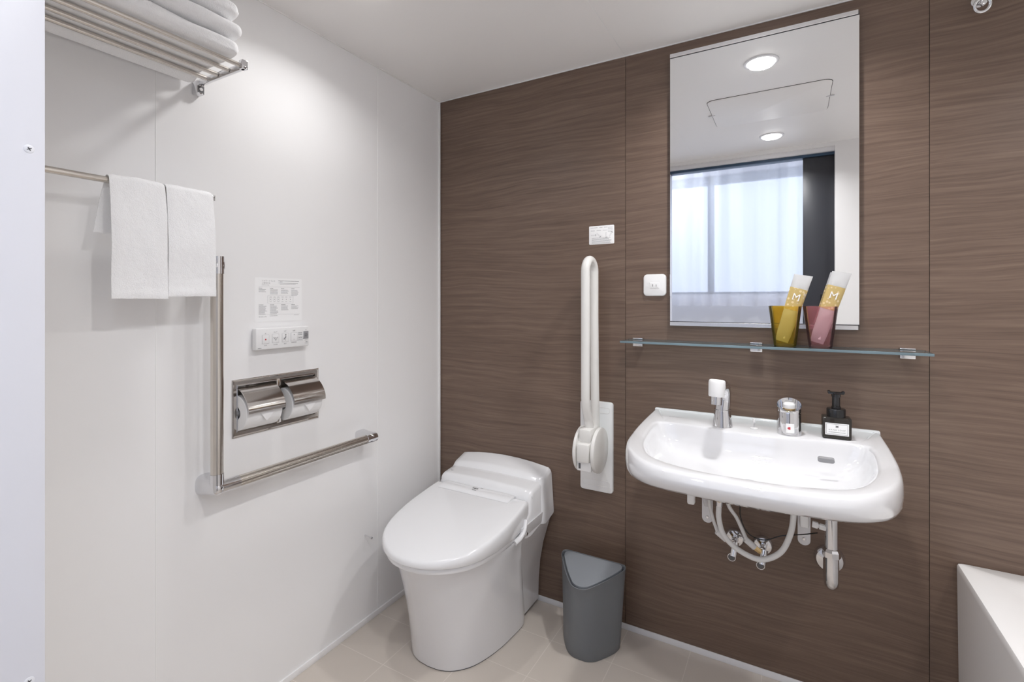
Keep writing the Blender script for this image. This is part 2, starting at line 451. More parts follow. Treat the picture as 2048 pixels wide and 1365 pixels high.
# sheer curtain
bm = B(); rows = []
for j in range(26):
    z = 2.44-(2.44-1.215)*j/25; r = []
    for i in range(421):
        s = i/420; x = -.45+3.0*s; ph = x*2*PI/.175+noise.noise((x*2.2, 0, 0))*4
        amp = .020+.018*(j/25); r.append((x, -2.64+amp*math.sin(ph)+.01*noise.noise((x*3, z*2, 1)), z+(0 if j < 25 else .004*math.sin(ph+1))))
    rows.append(r)
loft(bm, rows, False, False, closed=False)
cu = thing('sheer_curtain', (1.0, -2.64, 1.215), 'white sheer curtain across the window, reflected in the mirror', 'curtain')
finish('curtain_fabric', bm, 'sheer', cu, smooth=180)
bm = B(); cyl(bm, (-.5, -2.64, 2.455), (2.6, -2.64, 2.455), .012); box(bm, -.5, -.47, -2.64, BY, 2.44, 2.47); box(bm, 2.57, 2.6, -2.64, BY, 2.44, 2.47); finish('curtain_rail', bm, 'alum', cu)
bm = B(); rows = []
for z in (1.215, 1.290):
    rows.append([(-.45+3.0*i/420, -2.637+.038*math.sin((-.45+3.0*i/420)*2*PI/.175+noise.noise(((-.45+3.0*i/420)*2.2, 0, 0))*4), z) for i in range(421)])
loft(bm, rows, False, False, closed=False); finish('curtain_hem', bm, 'sheer', cu, smooth=180)

# ------------------------------------------------------------------ ceiling downlights
for k, (x, y, lab) in enumerate(((1.3428, -.3417, 'round ceiling downlight in front of the mirror, the upper one reflected in it'),
                  (1.3478, -1.3455, 'round ceiling downlight nearer the doorway, the lower one reflected in the mirror'),
                  (.33, -.8050, 'round ceiling downlight above the toilet paper wall'),
                  (2.36, -.8050, 'round ceiling downlight above the bathtub'))):
    d = thing('ceiling_downlight', (x, y, H), lab, 'downlight', 'recessed round ceiling downlights')
    bm = B(); lathe(bm, [(.050, H-.001), (.051, H-.005), (.056, H-.0055), (.062, H-.003), (.063, H)], (x, y, 0), 'Z', 48, cap0=False, cap1=False); finish('trim_ring', bm, 'trim', d)
    bm = B(); lathe(bm, [(.050, H-.002), (.049, H-.008), (.044, H-.0115), (.03, H-.0135), (.001, H-.014)], (x, y, 0), 'Z', 40, cap0=False); finish('diffuser', bm, 'led', d)
    ld = bpy.data.lights.new('downlight_beam', 'AREA'); ld.shape = 'DISK'; ld.size = .085; ld.energy = LAMP*(.37 if k == 2 else 1); ld.color = (1.0, .992, .992); ld.spread = math.radians(142)
    lo = bpy.data.objects.new('downlight_beam', ld); COL.objects.link(lo); lo.location = (0, 0, -.0150); lo.parent = d

# unseen fill lamps, added behind the camera to brighten the bathroom through the doorway
for x, lab in ((.55, 'unseen round fill lamp added on the bedroom ceiling, left of the doorway'), (2.0, 'unseen round fill lamp added on the bedroom ceiling, right of the doorway')):
    d = thing('bedroom_fill_lamp', (x, -2.2, BH), lab, 'lamp', 'added bedroom fill lamps')
    bm = B(); lathe(bm, [(.20, BH), (.205, BH-.03), (.19, BH-.035)], (x, -2.2, 0), 'Z', 48, cap0=False, cap1=False); finish('fill_lamp_rim', bm, 'trim', d)
    bm = B(); lathe(bm, [(.19, BH-.03), (.17, BH-.05), (.10, BH-.062), (.001, BH-.066)], (x, -2.2, 0), 'Z', 48, cap0=False); finish('fill_lamp_shade', bm, 'bedfill', d)

# ------------------------------------------------------------------ mirror
MX0, MX1, MZ0, MZ1 = 1.0616, 1.6285, 1.1715, 2.157
mi = thing('wall_mirror', ((MX0+MX1)/2, 0, MZ0), 'tall frameless rectangular mirror on the walnut wall above the glass shelf', 'mirror')
bm = B(); box(bm, MX0, MX1, -.016, -.010, MZ0+.014, MZ1-.0165, .0012, 1); finish('mirror_glass', bm, 'silver', mi, smooth=20)
bm = B(); box(bm, MX0, MX1, -.010, -.0, MZ0, MZ1-.002); finish('backing_board', bm, 'dgrey', mi)
bm = B(); box(bm, MX0, MX1-.003, -.017, -.0, MZ1-.0145, MZ1, .001, 1); finish('top_rail', bm, 'alum', mi)
bm = B(); box(bm, MX0, MX1-.003, -.017, -.0, MZ0-.002, MZ0+.012, .001, 1); finish('bottom_rail', bm, 'alum', mi)

# ------------------------------------------------------------------ glass shelf
SZ = 1.1155
sh = thing('glass_shelf', (1.348, 0, SZ), 'long narrow clear glass shelf on three clips below the mirror', 'shelf')
bm = B(); box(bm, .9075, 1.7865, -.12, -.004, SZ-.008, SZ, .0012, 1)
bm.normal_update()
for f in bm.faces: f.material_index = 0 if abs(f.normal.z) > .8 else 1
finish('glass_board', bm, ['glass', 'gedge'], sh, smooth=20)
for x in (.9465, 1.344, 1.7438):
    bm = B(); box(bm, x-.0185, x+.0185, -.026, 0, SZ-.0265, SZ-.008, .002); box(bm, x-.0185, x+.0185, -.026, 0, SZ, SZ+.005, .0015); finish('shelf_clip', bm, 'alum', sh)

# tumblers with wrapped toothbrushes
def tumbler(cx, cy, mat, label):
    t = thing('tumbler', (cx, cy, SZ), label, 'cup', 'plastic tumblers on the glass shelf')
    bm = B()
    lathe(bm, [(.0005, 0), (.030, 0), (.0315, .002), (.0465, .1255), (.0472, .127), (.0455, .127), (.0308, .012), (.0295, .0095), (.0005, .0085)], (cx, cy, SZ+.0002), 'Z', 64, cap0=False, cap1=False)
    bmesh.ops.remove_doubles(bm, verts=bm.verts, dist=.0012)
    finish('tumbler_body', bm, mat, t)
    return t
CY = -.062
tumbler(1.4285, CY, 'amber', 'transparent amber tumbler on the glass shelf, the left cup')
tumbler(1.5245, CY, 'rose', 'transparent pink tumbler on the glass shelf, the right cup')

def packet(x0, z0, x1, z1, y0, y1, wb, wt, label, seed):
    p = thing('toothbrush_packet', (x0, y0, z0), label, 'packet', 'wrapped toothbrushes in the tumblers')
    a = Vector((x0, y0, z0)); b = Vector((x1, y1, z1)); ax = (b-a); L = ax.length; ax.normalize()
    side = Vector((0, 1, 0)).cross(ax).normalized()
    if side.x < 0: side = -side
    nr = side.cross(ax).normalized()
    if nr.y > 0: nr = -nr
    T = Matrix(((side.x, ax.x, nr.x, a.x), (side.y, ax.y, nr.y, a.y), (side.z, ax.z, nr.z, a.z), (0, 0, 0, 1)))
    def film(bm, s0, s1, off, th=1.0, n=22):
        rings = []
        for k in range(n+1):
            s = lerp(s0, s1, k/n); wd = lerp(wb, wt, s)/2*(.9+.1*min(1, s*8)); hh = .0068*min(1, (s+.02)*6)*min(1, (1.03-s)*4)*th+.0005+off
            wd2 = wd+off; ring = []
            for q in range(20):
                an = 2*PI*q/20; cx_ = math.copysign(abs(math.cos(an))**.8, math.cos(an)); sx_ = math.copysign(abs(math.sin(an))**1.3, math.sin(an))
                wr = .0008*noise.noise((q*.7+seed, s*16, seed)) if off == 0 else 0
                tw = .006*(s-.8)*2 if s > .8 else 0
                ring.append(T @ Vector((cx_*wd2+wr, s*L+tw*cx_, sx_*hh+wr)))
            rings.append(ring)
        loft(bm, rings, s0 < .01, s1 > .99)
    bm = B(); film(bm, 0, 1, 0); finish('wrapper', bm, 'film', p, smooth=60)
    bm = B(); film(bm, .475, .80, .0004); bd = finish('printed_band', bm, 'gold', p, smooth=60)
    bm = B(); tx = T @ Matrix.Translation((0, L*.625, .0088)); text_bm(bm, 'M', .030, tx, 'CENTER', .0002, 0)
    finish('letter_mark', bm, 'white', p, smooth=0)
    bm = B(); tube(bm, [T @ Vector((.004+.006*k/10, L*(.05+.75*k/10), .001)) for k in range(11)], lambda t: .0042-.0015*math.sin(PI*min(1, t*1.3)), 10)
    box(bm, -.0045, .0045, L*.80, L*.875, -.001, .004, .001, mat=T); finish('toothbrush', bm, 'wplast', p)
packet(1.4190, SZ+.015, 1.4795, 1.3405, -.066, -.058, .040, .052, 'wrapped toothbrush with gold band standing in the amber cup', 1)
packet(1.5140, SZ+.015, 1.5800, 1.3470, -.066, -.058, .040, .050, 'wrapped toothbrush with gold band standing in the pink cup', 5)

# ------------------------------------------------------------------ socket and instruction sticker on the back wall
so = thing('wall_socket', (1.005, 0, 1.318), 'white square two-pin wall socket left of the mirror', 'socket')
bm = B(); plate(bm, frame_back(1.005, 1.318), .083, .081, .014, .009, .004); finish('cover_plate', bm, 'wplast', so)
bm = B(); plate(bm, frame_back(1.005, 1.317, -.009), .034, .0215, .001, .0012, .0005)
i_ = finish('outlet_insert', bm, 'wplast', so)
bm = B()
for s in (-1, 1): box(bm, 1.005+s*.0062-.0009, 1.005+s*.0062+.0009, -.0106, -.0100, 1.3125, 1.3205 if s > 0 else 1.3215)
finish('pin_slot', bm, 'ink', so)
st = thing('instruction_sticker', (.797, 0, 1.519), 'small white diagram sticker on the walnut wall above the folding grab rail', 'sticker')
bm = B(); plate(bm, frame_back(.797, 1.519), .103, .073, .004, .0006, .0002); finish('sticker_sheet', bm, 'paper', st)
bm = B(); T = frame_back(.797, 1.519, -.0006); rnd = random.Random(3)
words(bm, T, -.045, -.016, .0285, .0016, rnd); words(bm, T, -.008, .004, .0285, .0016, rnd); words(bm, T, .010, .024, .0285, .0014, rnd)
for x0 in (-.044, -.020, .006): words(bm, T, x0, x0+.018, .017, .0015, rnd)
for k in range(4): words(bm, T, .026, .046, .027-.0055*k, .0013, rnd)
for x0, a in ((-.034, 0.), (-.012, -.75), (.019, -1.5), (.037, 1.0)):
    R = T @ Matrix.Translation((x0, .0, 0)) @ Matrix.Rotation(a, 4, 'Z')
    rect(bm, R, -.010, .010, .0012, .0018); rect(bm, R, -.010, .010, -.0018, -.0012); rect(bm, R, .009, .0115, -.004, .004)
for k in range(6): words(bm, T, -.040, .030+.012*rnd.random(), -.0125-.0040*k, .0015, rnd)
finish('printed_text', bm, 'inkl', st, smooth=0)

# ------------------------------------------------------------------ toilet
CXT = .36
to = thing('toilet', (CXT, -.3, 0), 'white floor-standing toilet with closed lid beside the corner', 'toilet')
base0 = sym([(-.530, 0), (-.524, .050), (-.500, .096), (-.450, .137), (-.37, .165), (-.27, .180), (-.155, .178), (-.15, .10), (-.15, 0)], CXT)
top0 = sym([(-.616, 0), (-.604, .062), (-.564, .124), (-.490, .177), (-.39, .208), (-.30, .215), (-.262, .215), (-.255, .11), (-.255, 0)], CXT)
rings = []
for z, s in ((.004, 0.0), (.03, .02), (.08, .09), (.15, .22), (.22, .40), (.29, .62), (.34, .82), (.37, .955), (.378, .985), (.383, .985)):
    r = mixring(base0, top0, s)
    if z < .01: r = inset(r, (CXT, -.34), .995)
    rings.append([(x, y, z) for x, y in r])
bm = B(); loft(bm, rings); finish('bowl', bm, 'porc', to, smooth=50)
bm = B(); loft(bm, [[(x, y, z) for x, y in inset(base0, (CXT, -.34), .985)] for z in (0, .004)]); finish('base_seal', bm, 'dgrey', to)
# rear skirt
def rb(hw, yf, yb=-.012): return sym([(yf, 0), (yf, hw*.6), (yf+.002, hw), (lerp(yf, yb, .5), hw), (yb, hw), (yb, hw*.5), (yb, 0)], CXT, 32, False)
rings = []
for z, hw, yf in ((.016, .166, -.20), (.10, .168, -.20), (.18, .175, -.21), (.26, .190, -.23), (.33, .210, -.25), (.385, .226, -.27), (.42, .228, -.27)):
    rings.append([(x, y, z) for x, y in rb(hw, yf)])
bm = B(); loft(bm, rings); finish('rear_skirt', bm, 'porc', to, smooth=50)
bm = B(); loft(bm, [[(x, y, z) for x, y in rb(.155, -.2, -.02)] for z in (0, .016)]); finish('skirt_plinth', bm, 'dgrey', to)
# cross-section bodies: tank cover and seat unit
def xbody(bm, hw, prof, bow, crown, flare=0.):
    rings = []
    for s in (-1, -.985, -.95, -.85, -.6, -.3, 0, .3, .6, .85, .95, .985, 1):
        e = max(0, (abs(s)-.95)/.05); ins = .014*e*e
        cy = sum(p[0] for p in prof)/len(prof); cz = sum(p[1] for p in prof)/len(prof)
        ring = []
        zmx = max(p[1] for p in prof); zmn = min(p[1] for p in prof)
        for y, z in prof:
            top = (z-zmn)/(zmx-zmn)
            yy = y+(bow*(s*s) if y < -.05 else 0); zz = z+crown*(1-s*s)*top
            yy = yy+(ins if y < cy else -0*ins); zz = zz-(ins if top > .5 else 0)
            ring.append((CXT+s*(hw+flare*(1-top)), yy, zz))
        rings.append(ring)
    loft(bm, rings)
def rnd_prof(pts, r=.008, n=4):
    """round the corners of a closed (y, z) polygon"""
    out = []; m = len(pts)
    for i in range(m):
        p = Vector((*pts[i], 0)); a = Vector((*pts[i-1], 0)); b = Vector((*pts[(i+1) % m], 0))
        rr = min(r, (a-p).length*.45, (b-p).length*.45)
        p0 = p+(a-p).normalized()*rr; p1 = p+(b-p).normalized()*rr
        for k in range(n+1):
            t = k/n; q = p0*(1-t)**2+p*2*t*(1-t)+p1*t*t; out.append((q.x, q.y))
    return out
bm = B(); xbody(bm, .222, rnd_prof([(-.003, .385), (-.003, .568), (-.088, .546), (-.112, .522), (-.118, .37)], .010), .012, .022, .012); finish('tank_cover', bm, 'plast', to, smooth=50)
bm = B(); xbody(bm, .219, rnd_prof([(-.08, .385), (-.08, .534), (-.178, .523), (-.196, .500), (-.205, .46), (-.265, .42), (-.265, .372), (-.22, .365)], .010), .012, .014, .006); su = finish('seat_unit', bm, 'plast', to, smooth=50)
# seat ring
lid_o = sym([(-.656, 0), (-.646, .064), (-.612, .128), (-.558, .180), (-.48, .211), (-.38, .224), (-.29, .223), (-.205, .217), (-.198, .207), (-.198, .10), (-.198, 0)], CXT, 48)
LC = (CXT, -.42)
bm = B(); loft(bm, [[(x, y, z) for x, y in inset(lid_o, LC, f)] for z, f in ((.383, .90), (.386, .945), (.394, .955), (.402, .95), (.405, .93))]); finish('seat', bm, 'plast', to, smooth=50)
def ztop(y): return lerp(.428, .500, min(1, max(0, (y+.652)/.454)))
def zbot(y): return .4065
rings = []
for f, dz, bot in ((.95, 0, 1), (.985, .000, 1), (.999, .003, 1)):
    rings.append([(x, y, zbot(y)+dz) for x, y in inset(lid_o, LC, f)])
for f, dz in ((1.0, -.016), (.993, -.007), (.975, -.0015), (.95, .0), (.8, .003), (.6, .0055), (.35, .007), (.1, .0075)):
    rings.append([(x, y, ztop(y)+dz) for x, y in inset(lid_o, LC, f)])
bm = B(); loft(bm, rings); lid = finish('lid', bm, 'plast', to, smooth=60)
# raised label strip over the hinge
bm = B(); rings = []
for s in [k/16*2-1 for k in range(17)]:
    x = CXT-.008+s*.165; e = .004*max(0, abs(s)-.9)/.1
    rings.append([(x, -.252+.0*s, ztop(-.252)+.0045), (x, -.246, ztop(-.246)+.0105-e), (x, -.205, ztop(-.205)+.012-e), (x, -.190, .500)])
loft(bm, rings, True, True, closed=True); hc = finish('hinge_cover', bm, 'plast', to, smooth=50)
sl = Matrix(((1, 0, 0, 0), (0, .981, -.19, 0), (0, .19, .981, 0), (0, 0, 0, 1)))
bm = B(); text_bm(bm, 'INAX', .011, Matrix.Translation((CXT-.012, -.222, ztop(-.222)+.0128)) @ sl, 'CENTER', .0001, .0002)
rnd = random.Random(5); T2 = Matrix.Translation((CXT-.012, -.232, ztop(-.232)+.0128)) @ sl; words(bm, T2, -.008, .010, 0, .0022, rnd)
box(bm, CXT+.006, CXT+.018, -.209, -.206, .5095, .5104); finish('logo', bm, 'ink', to, smooth=0)
# little hinge arm on the right
bm = B(); tube(bm, catmull([(CXT+.224, -.232, .440), (CXT+.228, -.255, .41), (CXT+.225, -.280, .393), (CXT+.216, -.305, .384)], 6), lambda t: .007+.005*t, 14, flat=.8); finish('lid_arm', bm, 'plast', to)
bm = B(); lathe(bm, [(.0001, 0), (.006, 0), (.0075, -.002), (.0075, -.012)], (CXT+.236, -.245, .395), 'X', 20); finish('hinge_pin', bm, 'alum', to)
bm = B(); box(bm, .172, .184, -.145, -.140, .5290, .5320, .0008); finish('indicator', bm, 'inkl', to)

# ------------------------------------------------------------------ folding grab rail on the back wall
gx = .783
gr = thing('folding_grab_rail', (gx, 0, .51), 'ivory fold-up U-shaped support rail standing upright on the walnut wall', 'grab rail')
bm = B(); plate(bm, frame_back(.779, .687), .134, .353, .012, .012, .004); finish('mounting_plate', bm, 'wplast', gr)
bm = B()
for z in (.832, .545):
    bm = B(); T = frame_back(.779, z, -.012)
    P = [T @ Vector((x, y, 0)) for x, y in rrect(.112, .022, .011, 5)]
    tube(bm, P, .0007, 6, closed=True); finish('plate_groove', bm, 'ivory', gr)
zc, yc = .698, -.088
for x0, x1 in ((.742, .757), (.811, .829)):
    bm = B(); lathe(bm, [(.078, x0), (.083, x0+.003), (.084, (x0+x1)/2), (.083, x1-.003), (.077, x1-.0005), (.02, x1)], (0, yc, zc), 'X', 56); finish('hinge_disc', bm, 'ivory', gr)
bm = B(); lathe(bm, [(.074, .756), (.074, .812)], (0, yc+.004, zc), 'X', 48); finish('hinge_core', bm, 'ivory', gr)
bm = B(); box(bm, .760, .808, -.171, -.12, .668, .735, .006); box(bm, .760, .808, -.150, -.06, .735, .785, .008); finish('latch_block', bm, 'ivory', gr)
bm = B(); box(bm, .758, .812, -.158, -.14, .634, .668, .002); finish('latch_recess', bm, 'wplast', gr)
bm = B(); box(bm, .764, .772, -.160, -.155, .642, .662, .001); finish('release_catch', bm, 'ink', gr)
path = [(gx+.006, -.045, .745), (gx+.004, -.045, .85), (gx+.002, -.045, 1.0), (gx, -.045, 1.2), (gx, -.045, 1.37)]
for k in range(1, 12):
    a = PI*k/12; path.append((gx, -.091+.046*math.cos(a), 1.37+.044*math.sin(a)))
path += [(gx, -.137, 1.37), (gx, -.137, 1.2), (gx, -.137, 1.0), (gx, -.137, .90), (gx+.001, -.134, .865), (gx+.002, -.118, .825), (gx+.003, -.108, .795), (gx+.003, -.106, .76)]
bm = B(); tube(bm, path, .0165, 20); finish('u_shaped_tube', bm, 'ivory', gr, smooth=60)

# ------------------------------------------------------------------ waste bin
bi = thing('waste_bin', (.80, -.16, 0), 'grey triangular corner bin with flat flap lid on the tiled floor', 'bin')
CB = .80
bt = sym([(-.255, 0), (-.252, .018), (-.238, .038), (-.185, .080), (-.130, .115), (-.108, .124), (-.094, .120), (-.089, .105), (-.089, .05), (-.089, 0)], CB, 36)
bb = sym([(-.243, 0), (-.240, .028), (-.222, .055), (-.180, .084), (-.145, .102), (-.118, .107), (-.100, .101), (-.096, .09), (-.096, .05), (-.096, 0)], CB, 36)
def zr(y): return .292+(y+.089)*.22
rings = [[(x, y, 0) for x, y in inset(bb, (CB, -.16), .97)]]
for k in range(9):
    t = k/8; r = mixring(bb, bt, t); rings.append([(x, y, lerp(.004, zr(y)-.004, t)) for x, y in r])
rings.append([(x, y, zr(y)-.002) for x, y in inset(bt, (CB, -.16), 1.010)])
rings.append([(x, y, zr(y)+.0015) for x, y in inset(bt, (CB, -.16), 1.006)])
rings.append([(x, y, zr(y)+.002) for x, y in inset(bt, (CB, -.16), .985)])
rings.append([(x, y, zr(y)-.003) for x, y in inset(bt, (CB, -.16), .965)])
rings.append([(x, y, zr(y)-.012) for x, y in inset(bt, (CB, -.16), .955)])
bm = B(); loft(bm, rings); finish('bin_body', bm, 'grey', bi, smooth=45)
bm = B(); loft(bm, [[(x, y+.003, zr(y)+dz) for x, y in inset(bt, (CB, -.155), f)] for f, dz in ((.90, -.010), (.91, -.002), (.90, .0015), (.86, .0025))]); finish('flap_lid', bm, 'lgrey', bi, smooth=45)

# ------------------------------------------------------------------ wash basin
SX = 1.344; DK = .8505; RM = .840
sk = thing('wash_basin', (SX, -.3, .7), 'wide white wall-hung wash basin below the glass shelf', 'basin')
so_ = sym([(-.622, 0), (-.619, .100), (-.603, .188), (-.562, .250), (-.490, .300), (-.400, .331), (-.300, .344), (-.18, .345), (-.08, .341), (-.004, .336), (-.002, .325), (-.002, .16), (-.002, 0)], SX, 110)
si_ = sym([(-.572, 0), (-.568, .085), (-.545, .170), (-.500, .234), (-.420, .271), (-.330, .292), (-.240, .300), (-.180, .297), (-.152, .278), (-.152, .20), (-.172, .09), (-.176, 0)], SX, 110)
SC = (SX, -.30)
def zk(y, x=SX):
    fl = RM+.0102*min(1, max(0, (y+.34)/.16))
    w = min(1, max(0, (abs(x-SX)-.285)/.045)); w = w*w*(3-2*w)
    e = RM+.0245*max(0, (y+.30)/.30)
    wb = min(1, max(0, (y+.030)/.012))
    return lerp(fl, e, max(w, wb))
rings = []
BZ = ((-.63, .796), (-.60, .788), (-.56, .780), (-.49, .768), (-.40, .758), (-.30, .748), (-.10, .738), (.1, .736))
def botz(x, y):
    for (ya, za), (yb, zb) in zip(BZ, BZ[1:]):
        if y <= yb: return lerp(za, zb, max(0, min(1, (y-ya)/(yb-ya))))
    return .736
for f, zz in ((.40, .740), (.65, .744), (.82, None), (.93, None)):
    rings.append([(x, y, zz if zz else max(.757, botz(x, y)-.001)) for x, y in [(p[0], min(p[1], -.002)) for p in inset(so_, (SX, -.27), f)]])
def outr(f, zf): return [(x, min(y, -.002), zf(x, y)) for x, y in inset(so_, (SX, -.05), f)]
rings.append(outr(.962, lambda x, y: botz(x, y)-.003)); rings.append(outr(.982, lambda x, y: botz(x, y)+.003)); rings.append(outr(.994, lambda x, y: botz(x, y)+.014))
rings.append(outr(1.0, lambda x, y: lerp(botz(x, y), zk(y, x), .5))); rings.append(outr(.998, lambda x, y: zk(y, x)-.020)); rings.append(outr(.990, lambda x, y: zk(y, x)-.007)); rings.append(outr(.978, lambda x, y: zk(y, x)-.0015)); rings.append(outr(.965, lambda x, y: zk(y, x)))
rings.append([(x, y, zk(y, x)) for x, y in mixring(inset(so_, (SX, -.05), .965), inset(si_, SC, 1.03), .5)]); rings.append([(x, y, zk(y, x)) for x, y in inset(si_, SC, 1.03)]); rings.append([(x, y, zk(y)-.002) for x, y in inset(si_, SC, 1.005)]); rings.append([(x, y, zk(y)-.008) for x, y in inset(si_, SC, .985)])
for f, z in ((.965, .818), (.925, .796), (.86, .778), (.74, .765), (.45, .756), (.2, .751), (.06, .749)):
    rings.append([(x, y, z) for x, y in inset(si_, (SX, -.33), f)])
bm = B(); loft(bm, rings); finish('basin_body', bm, 'porc', sk, smooth=60)
# upstand along the wall
bm = B(); box(bm, SX-.336, SX+.336, -.020, -.002, .845, .8655, .0045, 4); finish('upstand', bm, 'porc', sk)
bm = B(); T = Matrix(((1, 0, 0, 1.530), (0, -.35, -.937, -.242), (0, .937, -.35, .8185), (0, 0, 0, 1)))
rings = [[T @ Vector((x, y, z)) for x, y in rrect(.040, .0135, .0066, 6)] for z in (-.006, .0035)]; loft(bm, rings); finish('overflow_slot', bm, 'bkey', sk)
bm = B(); lathe(bm, [(.0001, .7535), (.019, .7535), (.021, .752), (.021, .747)], (SX, -.33, 0), 'Z', 32); finish('drain_plug', bm, 'chrome', sk)
bm = B(); box(bm, 1.071, 1.133, -.0720, -.0685, DK-.0005, DK+.0008); finish('deck_slot', bm, 'inkl', sk)
for x, zs in ((1.188, .4945), (1.482, .487)):
    bm = B(); plate(bm, frame_back(x, zs+.055), .036, .150, .0178, .003, .001)
    box(bm, x-.012, x+.012, -.12, -.003, .700, .716, .004)
    tube(bm, [(x-.002, -.004, zs+.045), (x-.006, -.05, zs+.095), (x-.012, -.12, zs+.20)], .0095, 10)
    br = finish('mounting_bracket', bm, 'trim', sk)
    bm = B(); lathe(bm, [(.0001, -.0055), (.004, -.0055), (.006, -.003), (.006, -.002)], (x, 0, zs), 'Y', 20); finish('bracket_screw', bm, 'alum', br)
for x, zb in ((1.154, .578), (1.481, .575)):
    bm = B(); box(bm, x-.022, x+.022, -.145, -.105, zb+.048, .745, .005); box(bm, x-.012, x+.012, -.135, -.112, zb, zb+.055, .0055); finish('fixing_lug', bm, 'wplast', sk)

# faucet with white spray head
FX, FY = 1.2505, -.118
fa = thing('faucet', (FX, FY, DK), 'chrome curved faucet with white spray head at the basin left', 'faucet')
path = catmull([(FX, FY, DK), (FX, FY, DK+.030), (FX, FY+.001, DK+.062), (FX+.004, FY+.001, DK+.095), (FX+.006, FY-.008, DK+.122), (FX+.005, FY-.030, DK+.139), (FX, FY-.062, DK+.139)], 6)
def fr_(t):
    return lerp(.0310, .0245, min(1, t/.30)) if t < .30 else lerp(.0245, .0175, min(1, (t-.30)/.55))
bm = B(); tube(bm, path, fr_, 32); finish('faucet_body', bm, 'chrome', fa, smooth=50)
bm = B(); lathe(bm, [(.0250, .054), (.0262, .055), (.0250, .056)], (FX, FY, DK), 'Z', 40, cap0=False, cap1=False); finish('body_ring', bm, 'chrome', fa)
bm = B(); a = Vector((FX-.006, FY-.082, DK+.163)); dn = Vector((-.03, -.16, -1)).normalized()
tube(bm, [a, a+dn*.0015, a+dn*.005, a+dn*.012, a+dn*.050, a+dn*.054], lambda t: (.016, .0215, .0240, .0248, .0232, .0215)[min(5, int(round(t*5)))], 36)
box(bm, FX-.016, FX+.015, FY-.080, FY-.050, DK+.128, DK+.156, .007); finish('spray_head', bm, 'wplast', fa, smooth=50)
a = a+dn*.016
bm = B(); cyl(bm, a+dn*.030, a+dn*.062, .0180, 28, .0165); nz = finish('nozzle', bm, 'chrome', fa)
bm = B(); cyl(bm, a+dn*.0618, a+dn*.0625, .0135, 24); finish('nozzle_screen', bm, 'bkey', fa)

# lever valve
VX, VY = 1.4402, -.118
lv = thing('mixer_valve', (VX, VY, DK), 'short chrome mixer valve with round knob in the basin centre', 'tap')
bm = B(); lathe(bm, [(.001, 0), (.0335, 0), (.0335, .066), (.0325, .070), (.001, .070)], (VX, VY, DK), 'Z', 48); finish('valve_body', bm, 'chrome', lv)
bm = B(); rings = []
for (r, sl_, h) in ((.0338, 0, .070), (.0340, .0, .073), (.0340, .22, .081), (.0340, .46, .0895), (.0328, .47, .0900), (.0315, .30, .083), (.030, .0, .075)):
    rings.append([(VX+r*math.cos(2*PI*k/48), VY+r*math.sin(2*PI*k/48), DK+h+sl_*r*math.sin(2*PI*k/48)) for k in range(48)])
loft(bm, rings, False, True); finish('lever_cap', bm, 'chrome', lv, smooth=40)
bm = B(); lathe(bm, [(.001, .076), (.017, .076), (.0175, .079), (.001, .080)], (VX, VY-.004, DK), 'Z', 32); finish('brass_collar', bm, 'brass', lv)
bm = B(); lathe(bm, [(.014, .079), (.016, .082), (.0165, .092), (.013, .097), (.001, .099)], (VX, VY-.005, DK), 'Z', 32); finish('knob', bm, 'wplast', lv)
bm = B(); 
def wrap(bm, x0, x1, z0, z1, r, n=6, mi=0):
    R = []
    for z in (z0, z1): R.append([(VX+r*math.sin(lerp(x0, x1, k/n)), VY-r*math.cos(lerp(x0, x1, k/n)), DK+z) for k in range(n+1)])
    loft(bm, R, False, False, closed=False, mi=mi)
wrap(bm, -.25, .42, .010, .038, .0337); sk_ = finish('care_sticker', bm, 'paper', lv)
bm = B()
for a0, z0, z1 in ((-.05, .020, .024), (-.12, .022, .026), (-.05, .024, .028)): wrap(bm, a0, a0+.16, z0, z1, .0339)
finish('red_mark', bm, 'red', lv)
# small pull knob for the plug
pk = thing('plug_pull', (1.3425, -.104, DK), 'small white pull knob between the faucet and the mixer valve', 'plug knob')
bm = B(); lathe(bm, [(.001, .0), (.0115, .0), (.0115, .002), (.004, .004), (.001, .004)], (1.3425, -.104, DK), 'Z', 28); finish('rosette', bm, 'wplast', pk)
bm = B(); cyl(bm, (1.3425, -.104, DK+.002), (1.3425, -.104, DK+.022), .0022, 12); finish('rod', bm, 'chrome', pk)
bm = B(); lathe(bm, [(.001, .020), (.0038, .020), (.0048, .031), (.004, .032), (.001, .032)], (1.3425, -.104, DK), 'Z', 20); finish('knob', bm, 'wplast', pk)

# soap dispenser
bx, by = 1.5625, -.098; Tz = Matrix.Translation((bx, by, DK)) @ Matrix.Rotation(math.radians(2), 4, 'Z')
sp = thing('soap_dispenser', (bx, by, DK), 'square smoky hand soap bottle with black pump at the basin right', 'soap dispenser')
bm = B(); box(bm, -.0365, .0365, -.024, .024, .0005, .0640, .004, 3, mat=Tz); finish('bottle', bm, 'smoke', sp, smooth=40)
bm = B(); box(bm, -.033, .033, -.0205, .0205, .0035, .056, .003, 2, mat=Tz); finish('liquid_soap', bm, 'soap', sp, smooth=40)
bm = B(); lathe(bm, [(.021, 0), (.0245, .0005), (.0245, .022), (.023, .024), (.012, .0245), (.012, .030), (.0105, .031), (.0105, .058), (.012, .060), (.012, .068), (.001, .070)], (bx, by, DK+.0635), 'Z', 36); 
finish('pump_collar', bm, 'black', sp, smooth=40)
bm = B(); box(bm, -.021, .021, -.008, .010, .130, .1365, .003, 2, mat=Tz); box(bm, -.008, .008, -.034, .002, .124, .135, .004, 2, mat=Tz); box(bm, -.0215, -.014, -.008, .010, .1335, .140, .002, 2, mat=Tz); box(bm, .014, .0215, -.008, .010, .1335, .140, .002, 2, mat=Tz); finish('pump_head', bm, 'black', sp)
